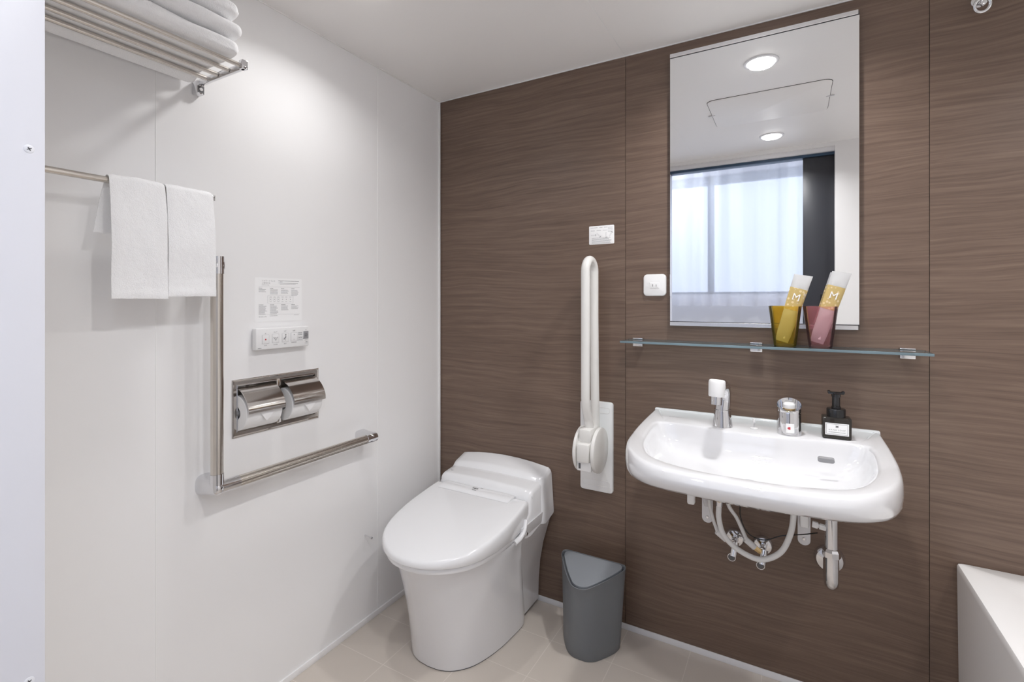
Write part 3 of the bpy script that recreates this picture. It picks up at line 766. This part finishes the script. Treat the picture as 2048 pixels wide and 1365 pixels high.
TL = Tz @ Matrix(((1, 0, 0, 0), (0, 0, -1, -.0242), (0, 1, 0, .0310), (0, 0, 0, 1)))
bm = B(); rect(bm, TL, -.0295, .0295, -.0185, .0165, .0003); lb = finish('bottle_label', bm, 'paper', sp, smooth=0)
bm = B(); T3 = TL @ Matrix.Translation((0, 0, .0003)); outline_box(bm, T3, -.0268, .0268, -.0160, .0140, .0007)
text_bm(bm, 'M', .0095, T3 @ Matrix.Translation((0, .0035, 0)), 'CENTER', .0001, .0002)
text_bm(bm, 'H A N D  S O A P', .0055, T3 @ Matrix.Translation((0, -.0050, 0)), 'CENTER', .0001)
rnd = random.Random(8); words(bm, T3, -.021, .021, -.0105, .0011, rnd); finish('label_print', bm, 'ink', sp, smooth=0)

# ------------------------------------------------------------------ plumbing below the basin
ht = thing('shower_hose', (1.35, -.12, .7), 'white hose hanging in a U below the wash basin', 'hose')
bm = B(); P = catmull([(1.2415, -.12, .640), (1.2400, -.12, .585), (1.2400, -.12, .545), (1.2550, -.12, .495), (1.2980, -.12, .458), (1.3600, -.12, .443), (1.4130, -.12, .475), (1.4400, -.12, .530), (1.4520, -.12, .600), (1.4530, -.12, .732)], 8)
tube(bm, P, .0085, 16); finish('hose_tube', bm, 'hose', ht)
bm = B(); cyl(bm, (1.2412, -.12, .603), (1.2415, -.12, .632), .0118, 6); cyl(bm, (1.2412, -.12, .632), (1.2415, -.12, .732), .0105, 20); finish('brass_nut', bm, 'brass', ht)
bm = B(); cyl(bm, (1.2408, -.12, .588), (1.2412, -.12, .603), .0105, 24); finish('ferrule', bm, 'chrome', ht)
for x, z, lab, hx in ((1.277, .4436, 'chrome stop valve below the basin, the left one', 1.232), (1.3633, .4389, 'chrome stop valve below the basin, the right one', 1.27)):
    v = thing('stop_valve', (x, 0, z), lab, 'valve', 'stop valves below the basin')
    bm = B(); lathe(bm, [(.032, 0), (.031, -.005), (.026, -.012), (.013, -.016), (.012, -.016)], (x, 0, z), 'Y', 36); finish('wall_flange', bm, 'chrome', v)
    bm = B(); cyl(bm, (x, -.014, z), (x, -.052, z), .011, 24); cyl(bm, (x+.006, -.045, z+.004), (x+.0, -.062, z-.038), .0115, 24); finish('valve_body', bm, 'chrome', v)
    bm = B(); cyl(bm, (x-.004, -.050, z-.004), (x-.024, -.058, z+.012), .0085, 6); finish('union_nut', bm, 'brass', v)
    bm = B(); cyl(bm, (x-.022, -.058, z+.011), (x-.050, -.066, z+.035), .010, 16); finish('hose_end', bm, 'wplast', v)
    bm = B(); tube(bm, [(x-.004+.012*math.cos(2*PI*k/20), -.068, z-.040+.012*math.sin(2*PI*k/20)) for k in range(20)], .0010, 6, closed=True); finish('tag_ring', bm, 'white', v)
    bm = B(); lathe(bm, [(.001, 0), (.0095, 0), (.0095, -.001), (.001, -.001)], (x-.004, -.066, z-.040), 'Y', 20); finish('valve_tag', bm, 'ink', v)
s1_ = thing('supply_hose', (1.29, -.1, .6), 'white supply hose running down to the right stop valve', 'hose')
bm = B(); tube(bm, catmull([(1.252, -.10, .732), (1.262, -.095, .600), (1.29, -.075, .540), (1.317, -.066, .475)], 8), .0060, 14); finish('hose_tube', bm, 'hose', s1_)
s2_ = thing('supply_hose', (1.24, -.08, .6), 'white supply hose running down to the left stop valve', 'hose')
bm = B(); tube(bm, catmull([(1.222, -.09, .732), (1.206, -.085, .600), (1.214, -.075, .53), (1.229, -.066, .478)], 8), .0055, 14); finish('hose_tube', bm, 'hose', s2_)
cb = thing('thin_cable', (1.35, -.08, .5), 'thin black cable looping below the basin to the drain pipe', 'cable')
bm = B(); tube(bm, catmull([(1.302, -.08, .732), (1.300, -.08, .60), (1.302, -.08, .545), (1.325, -.08, .500), (1.370, -.08, .490), (1.42, -.08, .515), (1.4775, -.08, .533), (1.515, -.10, .555)], 8), .0018, 8); finish('cable_cord', bm, 'black', cb)
# trap
tp = thing('drain_trap', (1.551, -.12, .42), 'chrome drain pipe and trap below the right of the basin', 'drain pipe')
PX, PY = 1.5485, -.145
bm = B(); cyl(bm, (PX, PY, .50), (PX, PY, .731), .0165, 32); finish('tail_pipe', bm, 'chrome', tp)
bm = B(); lathe(bm, [(.0175, 0), (.0235, .001), (.0235, .017), (.0195, .024), (.0168, .026)], (PX, PY, .512), 'Z', 8, cap0=False, cap1=False); finish('slip_nut', bm, 'chrome', tp, smooth=20)
path = [(PX, PY, .535), (PX, PY, .47)]
for k in range(0, 11): a = PI*k/10; path.append((PX, PY+.030-.030*math.cos(a), .445-.022*math.sin(a)))
path += [(PX, PY+.060, .455)]
bm = B(); tube(bm, path, .0185, 28); cyl(bm, (PX, PY+.058, .435), (PX, PY+.060, .475), .0185, 28); cyl(bm, (PX, PY+.055, .455), (PX, -.002, .445), .016, 28); finish('trap_bend', bm, 'chrome', tp, smooth=60)
bm = B(); lathe(bm, [(.043, 0), (.042, -.006), (.036, -.016), (.017, -.022)], (1.551, 0, .442), 'Y', 44, cap1=False); finish('wall_flange', bm, 'chrome', tp)
bm = B(); cyl(bm, (PX-.014, PY, .592), (PX-.030, PY, .594), .009, 8); cyl(bm, (PX-.030, PY, .594), (PX-.034, PY, .595), .006, 16); cyl(bm, (PX-.034, PY, .595), (PX-.048, PY, .597), .0095, 6); finish('side_union', bm, 'wplast', tp, smooth=20)

# ------------------------------------------------------------------ L-shaped grab bar on the left wall
gb = thing('grab_bar', (.06, -1.073, .73), 'L-shaped polished steel grab bar on the white wall', 'grab bar')
GY, GZ, GX = -1.0735, .742, .060
bm = B(); cyl(bm, (GX, GY, .775), (GX, GY, 1.345), .0160, 32); finish('vertical_bar', bm, 'brushed', gb)
bm = B(); cyl(bm, (GX, GY+.045, GZ-.002), (GX, -.520, GZ-.002), .0160, 32)
for k in range(5):
    a = PI*(.12+.16*k); cyl(bm, (GX+.0158*math.sin(a), GY+.05, GZ-.002+.0158*math.cos(a)), (GX+.0158*math.sin(a), -.525, GZ-.002+.0158*math.cos(a)), .0012, 6)
finish('horizontal_bar', bm, 'brushed', gb)
def wall_arm(bm, c, ax):   # flared chrome post from the wall to the bar centre
    rings = []
    for x, h1, h2 in ((.0, .026, .021), (.012, .024, .0195), (.030, .0205, .0185), (.048, .018, .0178), (.064, .0175, .0175), (.073, .014, .015), (.0765, .006, .01)):
        pts = []
        for k in range(24):
            a = 2*PI*k/24; u = math.copysign(abs(math.cos(a))**.42, math.cos(a))*h1; v = math.copysign(abs(math.sin(a))**.42, math.sin(a))*h2
            pts.append((x, c[0]+(u if ax == 'y' else v), c[1]+(v if ax == 'y' else u)))
        rings.append(pts)
    loft(bm, rings)
bm = B(); wall_arm(bm, (GY, 1.3590), 'z'); cyl(bm, (GX, GY, 1.335), (GX, GY, 1.3835), .0182, 32); finish('top_bracket', bm, 'chrome', gb, smooth=50)
bm = B(); wall_arm(bm, (-.495, GZ-.001), 'y'); cyl(bm, (GX, -.525, GZ-.002), (GX, -.478, GZ-.002), .0178, 28); finish('end_bracket', bm, 'chrome', gb, smooth=50)
bm = B()
rings = []
for x, s in ((0, 1.45), (.012, 1.35), (.03, 1.12), (.045, 1.0), (.06, .96), (.072, .8), (.078, .4)):
    rings.append([(x, GY+.0185*s*math.copysign(abs(math.cos(2*PI*k/28))**.7, math.cos(2*PI*k/28))-.0*s, GZ-.001+.0205*s*math.copysign(abs(math.sin(2*PI*k/28))**.7, math.sin(2*PI*k/28))) for k in range(28)])
loft(bm, rings)
cyl(bm, (GX, GY, GZ+.00), (GX, GY, .780), .0176, 28); cyl(bm, (GX, GY, GZ-.002), (GX, GY+.060, GZ-.002), .0176, 28)
finish('corner_bracket', bm, 'chrome', gb, smooth=50)

# ------------------------------------------------------------------ double paper holder (recessed)
ph = thing('paper_holder', (0, -.8435, .934), 'double steel toilet paper holder with two curved hoods', 'paper holder')
Y0, Y1, Z0, Z1 = -.997, -.690, .8495, 1.0235
bm = B()
def ringframe(bm, o, i, x0, x1):
    (a0, a1, b0, b1), (c0, c1, d0, d1) = o, i
    A = [(x0, a0, b0), (x0, a1, b0), (x0, a1, b1), (x0, a0, b1)]; C_ = [(x1, c0, d0), (x1, c1, d0), (x1, c1, d1), (x1, c0, d1)]
    loft(bm, [A, C_], False, False)
seq = [((Y0, Y1, Z0, Z1), 0), ((Y0, Y1, Z0, Z1), .003), ((Y0+.003, Y1-.003, Z0+.003, Z1-.003), .0045), ((Y0+.006, Y1-.006, Z0+.006, Z1-.006), .0025), ((Y0+.014, Y1-.014, Z0+.015, Z1-.015), .0018), ((Y0+.0165, Y1-.0165, Z0+.0175, Z1-.0175), .0035), ((Y0+.018, Y1-.018, Z0+.019, Z1-.019), -.002)]
for (a, xa), (b, xb) in zip(seq, seq[1:]): ringframe(bm, a, b, xa, xb)
box(bm, -.001, .0035, -.8515, -.8355, Z0+.015, Z1-.015, .002); bmesh.ops.remove_doubles(bm, verts=bm.verts, dist=1e-5)
finish('frame_plate', bm, 'steel', ph, smooth=25)
bm = B(); box(bm, -.085, -.083, HY0+.001, HY1-.001, HZ0+.001, HZ1-.001)
for y in (HY0+.001, -.8445, HY1-.003): box(bm, -.084, .0, y, y+.002, HZ0+.001, HZ1-.001)
box(bm, -.084, 0, HY0+.001, HY1-.001, HZ0+.001, HZ0+.003); box(bm, -.084, 0, HY0+.001, HY1-.001, HZ1-.003, HZ1-.001)
finish('recess_box', bm, 'steel', ph, smooth=0)
for ya, yb in ((-.982, -.861), (-.829, -.708)):
    bm = B(); cz = .925; rows = []
    arc = [(.0035, .998), (.014, .9935), (.028, .9855), (.042, .973), (.0535, .957), (.0605, .940), (.0615, .926)]
    arc = [(v.x, v.y) for v in catmull([(a, b, 0) for a, b in arc], 4)]
    outer = [(x, z) for x, z in arc]; inner = [(x-.0012, z-.0012) for x, z in arc][::-1]
    prof = outer+inner
    R = [[(x, y, z) for x, z in prof] for y in (ya, ya+.001, yb-.001, yb)]
    loft(bm, R); finish('curved_hood', bm, 'steel', ph, smooth=40)
    bm = B(); cyl(bm, (-.004, ya-.001, .9215), (-.004, yb+.001, .9215), .010, 20); finish('spindle', bm, 'bkey', ph)
for ya, yb, lab in ((-.980, -.863, 'toilet paper roll under the left steel hood'), (-.827, -.710, 'toilet paper roll under the right steel hood')):
    r = thing('toilet_roll', (-.004, (ya+yb)/2, .9215), lab, 'toilet paper', 'toilet paper rolls in the holder')
    bm = B(); lathe(bm, [(.0195, ya), (.051, ya), (.0525, ya+.0015), (.0525, yb-.0015), (.051, yb), (.0195, yb), (.0195, ya)], (-.004, 0, .9215), 'Y', 64, cap0=False, cap1=False); finish('paper_roll', bm, 'roll', r, smooth=40)
    bm = B(); R = []
    for k in range(9):
        a = math.radians(12-42*k/8); hw = .034*(1-k/8)+.0004; rr = .0538+.005*k/8
        R.append([(-.004+rr*math.cos(a), (ya+yb)/2+.006+s*hw, .9215+rr*math.sin(a)) for s in (-1, -.5, 0, .5, 1)])
    loft(bm, R, False, False, closed=False); finish('folded_tip', bm, 'paper', r, smooth=60)

# ------------------------------------------------------------------ bidet remote and instruction notice
rc = thing('bidet_remote', (0, -.842, 1.14), 'white wall remote with buttons above the paper holder', 'remote control')
RY0, RY1, RZ0, RZ1 = -.9364, -.7466, 1.108, 1.1745; RMZ = (RZ0+RZ1)/2; RMY = (RY0+RY1)/2
bm = B(); box(bm, .004, .025, RY0, RY1, RZ0, RZ1, .003, 3); finish('remote_body', bm, 'wplast', rc)
bm = B(); box(bm, 0, .004, RY0+.006, RY1-.006, RZ0+.004, RZ1-.008); finish('wall_cradle', bm, 'bkey', rc)
T = frame_left(RMY, RMZ, .025)
def px(u): return lerp(RY0, RY1, u)-RMY
btn = ((.165, .004), (.345, .0065), (.525, .0085), (.695, .0105))
for i, (u, dz) in enumerate(btn):
    bm = B(); plate(bm, T @ Matrix.Translation((px(u), -.002+dz*.2, 0)), .0225, .0270, .002, .0008, .0004, n=3); bo = finish('button', bm, 'wplast', rc)
    bm = B(); outline_box(bm, T @ Matrix.Translation((px(u), -.002+dz*.2, .0002)), -.0118, .0118, -.0140, .0140, .0005); finish('button_outline', bm, 'inkl', rc, smooth=0)
bm = B(); plate(bm, T @ Matrix.Translation((px(.935), .004, 0)), .0195, .0255, .001, .0008, .0003, n=3); finish('stop_button', bm, 'bkey', rc)
bm = B(); T4 = T @ Matrix.Translation((0, 0, .0009))
rect(bm, T4, px(.165)-.0022, px(.165)+.0022, -.0038, .0006); finish('stop_symbol', bm, 'red', rc, smooth=0)
bm = B()
q = px(.345)      # spray symbol
for a, b, c, d in ((-.0075, .004, -.004, -.0005), (-.004, -.0005, -.0012, .001), (-.0012, .001, .0012, .001), (.0012, .001, .004, -.0005), (.004, -.0005, .0075, .004)):
    tube(bm, [T4 @ Vector((q+a, b, 0)), T4 @ Vector((q+c, d, 0))], .0006, 6)
rect(bm, T4, q-.0005, q+.0005, -.0085, -.003); rect(bm, T4, q-.004, q+.004, -.0045, -.0038)
finish('spray_symbol', bm, 'ink', rc, smooth=0); bm = B()
q = px(.525)      # seated figure
lathe(bm, [(.0001, 0), (.0019, 0), (.0019, .0003), (.0001, .0003)], tuple(T4 @ Vector((q+.0015, .0088, 0))), 'X', 14)
for a, b, c, d in ((.002, .0055, .0012, -.001), (.0012, -.001, -.004, -.0015), (-.004, -.0015, -.005, -.0065)):
    tube(bm, [T4 @ Vector((q+a, b, 0)), T4 @ Vector((q+c, d, 0))], .0011, 6)
rect(bm, T4, q+.0002, q+.0009, -.010, -.005)
finish('seated_symbol', bm, 'ink', rc, smooth=0); bm = B()
q = px(.695)      # plus / minus
rect(bm, T4, q-.0018, q+.0018, .0072, .0080); rect(bm, T4, q-.0004, q+.0004, .0058, .0094); rect(bm, T4, q-.0018, q+.0018, -.0085, -.0078)
finish('level_symbol', bm, 'ink', rc, smooth=0)
bm = B(); q = px(.935)   # fan shaped mark on the grey button
for k in range(8):
    a = 2*PI*k/8; rect(bm, T4 @ Matrix.Translation((q, .004, 0)) @ Matrix.Rotation(a, 4, 'Z'), .002, .0065, -.0007, .0007)
finish('flush_mark', bm, 'ink', rc, smooth=0)
bm = B(); T5 = T @ Matrix.Translation((0, 0, .0001)); rnd = random.Random(11)
for s, u, z, sz in (('止', .165, .0165, .0048), ('STOP', .165, -.0205, .0038), ('おしり', .345, .0195, .0042), ('SHOWER', .345, -.0200, .0034), ('ビデ', .525, .0205, .0042), ('BIDET', .525, -.0195, .0034), ('水勢', .695, .0200, .0046), ('大', .935, .0205, .0044)):
    bt_ = B(); text_bm(bt_, s, sz, T5 @ Matrix.Translation((px(u), z-.0012, 0)), 'CENTER', .00005); finish('button_text', bt_, 'ink', rc, smooth=0)
bt_ = B(); text_bm(bt_, 'INAX', .0050, T5 @ Matrix.Translation((px(.03), -.0300, 0)), 'LEFT', .00005, .0001); finish('brand_mark', bt_, 'ink', rc, smooth=0)
words(bm, T5, px(.645), px(.75), -.0185, .0013, rnd)
for k in range(3): words(bm, T5, px(.775), px(.86), .0125-.0035*k, .0010, rnd)
outline_box(bm, T5, px(.772), px(.865), -.0135, -.0005, .0003); words(bm, T5, px(.785), px(.855), -.0050, .0018, rnd); words(bm, T5, px(.785), px(.855), -.0100, .0012, rnd)
for z in (-.0035, -.0085): words(bm, T5, px(.875), px(.898), z, .0015, rnd)
words(bm, T5, px(.91), px(.965), -.0135, .0010, rnd); words(bm, T5, px(.93), px(.975), -.0200, .0015, rnd); words(bm, T5, px(.91), px(.975), -.0240, .0007, rnd)
finish('printed_text', bm, 'ink', rc, smooth=0)

no_ = thing('instruction_notice', (0, -.84, 1.264), 'white printed instruction notice on the wall above the remote', 'notice')
NY0, NY1, NZ0, NZ1 = -.925, -.756, 1.194, 1.333; NMY, NMZ = (NY0+NY1)/2, (NZ0+NZ1)/2; W2, H2 = (NY1-NY0)/2, (NZ1-NZ0)/2
bm = B(); plate(bm, frame_left(NMY, NMZ), W2*2, H2*2, .003, .0004, .0001); finish('notice_sheet', bm, 'paper', no_, smooth=0)
bm = B(); T = frame_left(NMY, NMZ, .0004); rnd = random.Random(21)
def U(u): return -W2+u*2*W2
def V(v): return H2-v*2*H2
text_bm(bm, 'シャワートイレの', .0058, T @ Matrix.Translation((U(.14), V(.085), 0)), 'LEFT', .00005)
text_bm(bm, 'ご使用方法', .0058, T @ Matrix.Translation((U(.14), V(.135), 0)), 'LEFT', .00005)
text_bm(bm, 'INSTRUCTIONS', .0036, T @ Matrix.Translation((U(.14), V(.175), 0)), 'LEFT', .00005)
for a, b, v, h in ((.48, .93, .065, .0016), (.51, .57, .085, .0010), (.48, .91, .115, .0010), (.51, .86, .137, .0010)): words(bm, T, U(a), U(b), V(v), h, rnd)
for v in (.205, .845): rect(bm, T, U(.08), U(.95), V(v), V(v)+.0003)
cols = (.08, .31, .54, .76)
for c, n1, n2 in zip(cols, (3, 5, 4, 6), (9, 9, 5, 4)):
    words(bm, T, U(c), U(c+.07), V(.245), .0018, rnd)
    for k in range(n1): words(bm, T, U(c), U(c+.13+.04*rnd.random()), V(.275+.025*k), .0011, rnd)
    words(bm, T, U(c), U(c+.09), V(.625), .0018, rnd)
    for k in range(n2): words(bm, T, U(c), U(c+.12+.05*rnd.random()), V(.655+.022*k), .0011, rnd)
outline_box(bm, T, U(.26), U(.80), V(.585), V(.405), .0003)
for u in (.32, .40, .48): outline_box(bm, T, U(u-.025), U(u+.025), V(.53), V(.45), .0002)
for u in (.32, .40, .48, .57, .65, .74):
    words(bm, T, U(u-.02), U(u+.02), V(.44), .0009, rnd); words(bm, T, U(u-.02), U(u+.02), V(.55), .0009, rnd); rect(bm, T, U(u)-.001, U(u)+.001, V(.50), V(.48))
text_bm(bm, '株式会社 LIXIL', .0042, T @ Matrix.Translation((U(.08), V(.90), 0)), 'LEFT', .00005); words(bm, T, U(.30), U(.46), V(.875), .0009, rnd); words(bm, T, U(.82), U(.93), V(.87), .0009, rnd)
finish('printed_text', bm, 'bkey', no_, smooth=0)

# ------------------------------------------------------------------ small pin hook low on the left wall
hk = thing('wall_pin', (0, -.471, .343), 'small chrome pin sticking out of the white wall near the toilet', 'hook')
bm = B(); tube(bm, [(0, -.471, .345), (.020, -.471, .343), (.032, -.471, .342)], .0022, 12); lathe(bm, [(.0001, .031), (.0042, .031), (.0050, .034), (.0042, .037), (.0001, .038)], (0, -.471, .342), 'X', 20); finish('pin', bm, 'chrome', hk)

# ------------------------------------------------------------------ towel rack with bath towels
RZ = 1.865
rk = thing('towel_rack', (0, -1.3, RZ), 'steel wire towel shelf high on the white wall', 'towel rack')
for i, x in enumerate((.064, .1135, .1645, .2165)):
    bm = B(); cyl(bm, (x, -1.585, RZ), (x, -1.103, RZ), .0056 if i else .006, 18); finish('shelf_bar', bm, 'brushed', rk)
for y in (-1.098, -1.585):
    bm = B(); box(bm, .022, .226, y-.004, y+.004, RZ-.010, RZ+.007, .001); box(bm, .214, .229, y-.008, y+.008, RZ-.010, RZ+.013, .0015)
    box(bm, .0, .026, y-.010, y+.010, RZ-.033, RZ+.004, .003); a_ = finish('side_arm', bm, 'chrome', rk)
    bm = B(); lathe(bm, [(.0001, .029), (.0042, .029), (.0055, .027), (.0055, .026)], (0, y, RZ-.020), 'X', 20); finish('arm_screw', bm, 'alum', a_)
    bm = B(); box(bm, .0258, .0264, y-.0085, y+.0085, RZ-.030, RZ-.011); finish('arm_socket', bm, 'ink', a_)
def folded(name, x0, x1, y0, y1, z0, z1, label, seed, layers=2, droop=.0):
    """folded towel: a rounded slab with a fold line, ends at y1"""
    t = thing(name, ((x0+x1)/2, y1, z0), label, 'towel', 'folded bath towels on the rack')
    bm = B(); rings = []; ny = 64
    for k in range(ny+1):
        s = 1-(1-k/ny)**1.8; y = lerp(y0, y1, s)
        e = max(0, 1-(y1-y)/.024); sc_ = max(0, 1-e**3)**(1/3); 
        hh = (z1-z0)/2*max(sc_, .02); zc_ = (z0+z1)/2
        wx = (x1-x0)/2-.010*e**3; cx_ = (x0+x1)/2
        ring = []
        for q in range(48):
            a = 2*PI*q/48; u = math.copysign(abs(math.cos(a))**.42, math.cos(a)); v = math.copysign(abs(math.sin(a))**.62, math.sin(a))
            nz_ = noise.noise((u*3+seed, y*9, v*2))*.006
            dz = -droop*max(0, (-u-.64))/.36 if v < .2 else 0
            ring.append((cx_+u*wx+nz_*.6*(1 if u > 0 else .3), y, zc_+v*hh+(nz_*.7 if v > 0 else 0)+dz*(1 if v < 0 else .3)))
        rings.append(ring)
    loft(bm, rings); finish('towel_cloth', bm, 'terry', t, smooth=70)
folded('bath_towel', .014, .238, -1.57, -1.114, RZ+.0075, RZ+.052, 'lower folded white bath towel lying on the towel rack', 1, droop=.030)
folded('bath_towel', .030, .242, -1.57, -1.108, RZ+.0535, RZ+.100, 'middle folded white bath towel on top of the lowest one', 4)
folded('bath_towel', .030, .238, -1.57, -1.114, RZ+.1015, RZ+.148, 'upper folded white bath towel, topmost on the towel rack', 9)

# towel bar with two hand towels
TX, TZ = .085, 1.5375
tb = thing('towel_bar', (0, -1.3, TZ), 'straight steel towel bar on the white wall below the rack', 'towel bar')
bm = B(); cyl(bm, (TX, -1.600, TZ), (TX, -1.103, TZ), .0075, 24); finish('bar', bm, 'brushed', tb)
for y in (-1.100, -1.596):
    bm = B(); box(bm, .0, TX+.008, y-.0035, y+.0035, TZ-.008, TZ+.008, .0015); box(bm, 0, .006, y-.010, y+.010, TZ-.02, TZ+.02, .002); finish('bar_bracket', bm, 'chrome', tb)
def hand_towel(y0, y1, lenf, lenb, label, seed, flare=0., skew=0.):
    t = thing('hand_towel', (TX, (y0+y1)/2, TZ), label, 'towel', 'hand towels over the towel bar')
    th = .0075; R0 = .0085
    bm = B(); path = []
    nb = 16
    for k in range(nb+1): path.append((TX-R0-th/2-.004*math.sin(PI*k/nb)-(.012*(1-k/nb)), TZ-lenb*(1-k/nb), (-1, 0), k/nb))
    for k in range(1, 10):
        a = PI-PI*k/10; path.append((TX+(R0+th/2)*math.cos(a), TZ+(R0+th/2)*math.sin(a), (math.cos(a), math.sin(a)), 1))
    nf = 34
    for k in range(nf+1): path.append((TX+R0+th/2+.006*math.sin(PI*min(1, k/nf*1.2))+.006*k/nf, TZ-lenf*k/nf, (1, 0), 1))
    rings = []; m = len(path)
    for i, (x, z, nrm, back) in enumerate(path):
        s = i/(m-1); fk = max(0, (i-nb-9)/nf)
        ring = []; nq = 20; wl = flare*(1-back)*(1 if i <= nb else 0)
        ya = y0-wl*.9+skew*fk*.5; yb = y1+skew*fk
        thk = th*(1.0 if 0 < i < m-1 else .55)
        # hem near the front edge
        if fk > 0 and abs(fk-.945) < .012: thk *= .72
        for q in range(nq):      # outer side
            u = q/(nq-1); e = abs(2*u-1)**6; y = lerp(ya, yb, u)
            d = (thk/2)*(1-.75*e)+.0022*noise.noise((y*30+seed, z*14, 0))+.0008*noise.noise((y*120, z*120, seed))
            ring.append((x+nrm[0]*d, y, z+nrm[1]*d+(.0025*noise.noise((y*12, seed, 3)) if i in (0, m-1) else 0)))
        for q in range(nq-1, -1, -1):
            u = q/(nq-1); e = abs(2*u-1)**6; y = lerp(ya, yb, u)
            d = -(thk/2)*(1-.75*e)+.001*noise.noise((y*30+seed, z*14, 0))
            ring.append((x+nrm[0]*d, y, z+nrm[1]*d))
        rings.append(ring)
    loft(bm, rings); finish('towel_cloth', bm, 'terry', t, smooth=70)
hand_towel(-1.3360, -1.2215, .272, .120, 'left white hand towel hanging over the towel bar', 2, flare=.018, skew=.004)
hand_towel(-1.2190, -1.1060, .266, .200, 'right white hand towel on the bar, beside the grab bar', 6, flare=0, skew=.006)

# ------------------------------------------------------------------ bathtub
tu = thing('bathtub', (2.2, -.8, 0), 'white bathtub with tall side panel in the right corner', 'bathtub')
TX0, TX1, TY0, TY1, TH = 1.857, XR-.004, -1.60, -.004, .512
def rr3(x0, x1, y0, y1, r, z): return [((x0+x1)/2+a, (y0+y1)/2+b, z) for a, b in rrect(x1-x0, y1-y0, r, 8)]
rings = [rr3(TX0+.006, TX1, TY0, TY1, .004, 0), rr3(TX0, TX1, TY0, TY1, .006, TH-.02), rr3(TX0, TX1, TY0, TY1, .006, TH-.008), rr3(TX0+.002, TX1-.002, TY0+.002, TY1-.002, .006, TH-.002), rr3(TX0+.008, TX1-.008, TY0+.008, TY1-.004, .008, TH),
         rr3(TX0+.125, TX1-.07, TY0+.10, TY1-.10, .11, TH), rr3(TX0+.133, TX1-.078, TY0+.108, TY1-.108, .11, TH-.004), rr3(TX0+.14, TX1-.085, TY0+.115, TY1-.115, .11, TH-.02), rr3(TX0+.17, TX1-.12, TY0+.16, TY1-.16, .12, .15), rr3(TX0+.21, TX1-.15, TY0+.20, TY1-.20, .12, .09)]
bm = B(); loft(bm, rings); finish('tub_body', bm, 'tub', tu, smooth=50)

# ring hook high on the right
rh = thing('ring_hook', (1.906, 0, 2.08), 'chrome round hook high on the walnut wall at top right', 'hook')
bm = B(); tube(bm, [(1.906+.0165*math.cos(2*PI*k/32), -.030-.004*math.sin(2*PI*k/32), 2.079+.0175*math.sin(2*PI*k/32)) for k in range(32)], .0042, 12, closed=True); finish('hook_ring', bm, 'chrome', rh)
bm = B(); cyl(bm, (1.906, 0, 2.104), (1.906, -.034, 2.104), .007, 20); lathe(bm, [(.018, 0), (.018, -.004), (.012, -.006)], (1.906, 0, 2.104), 'Y', 28); finish('hook_base', bm, 'chrome', rh)
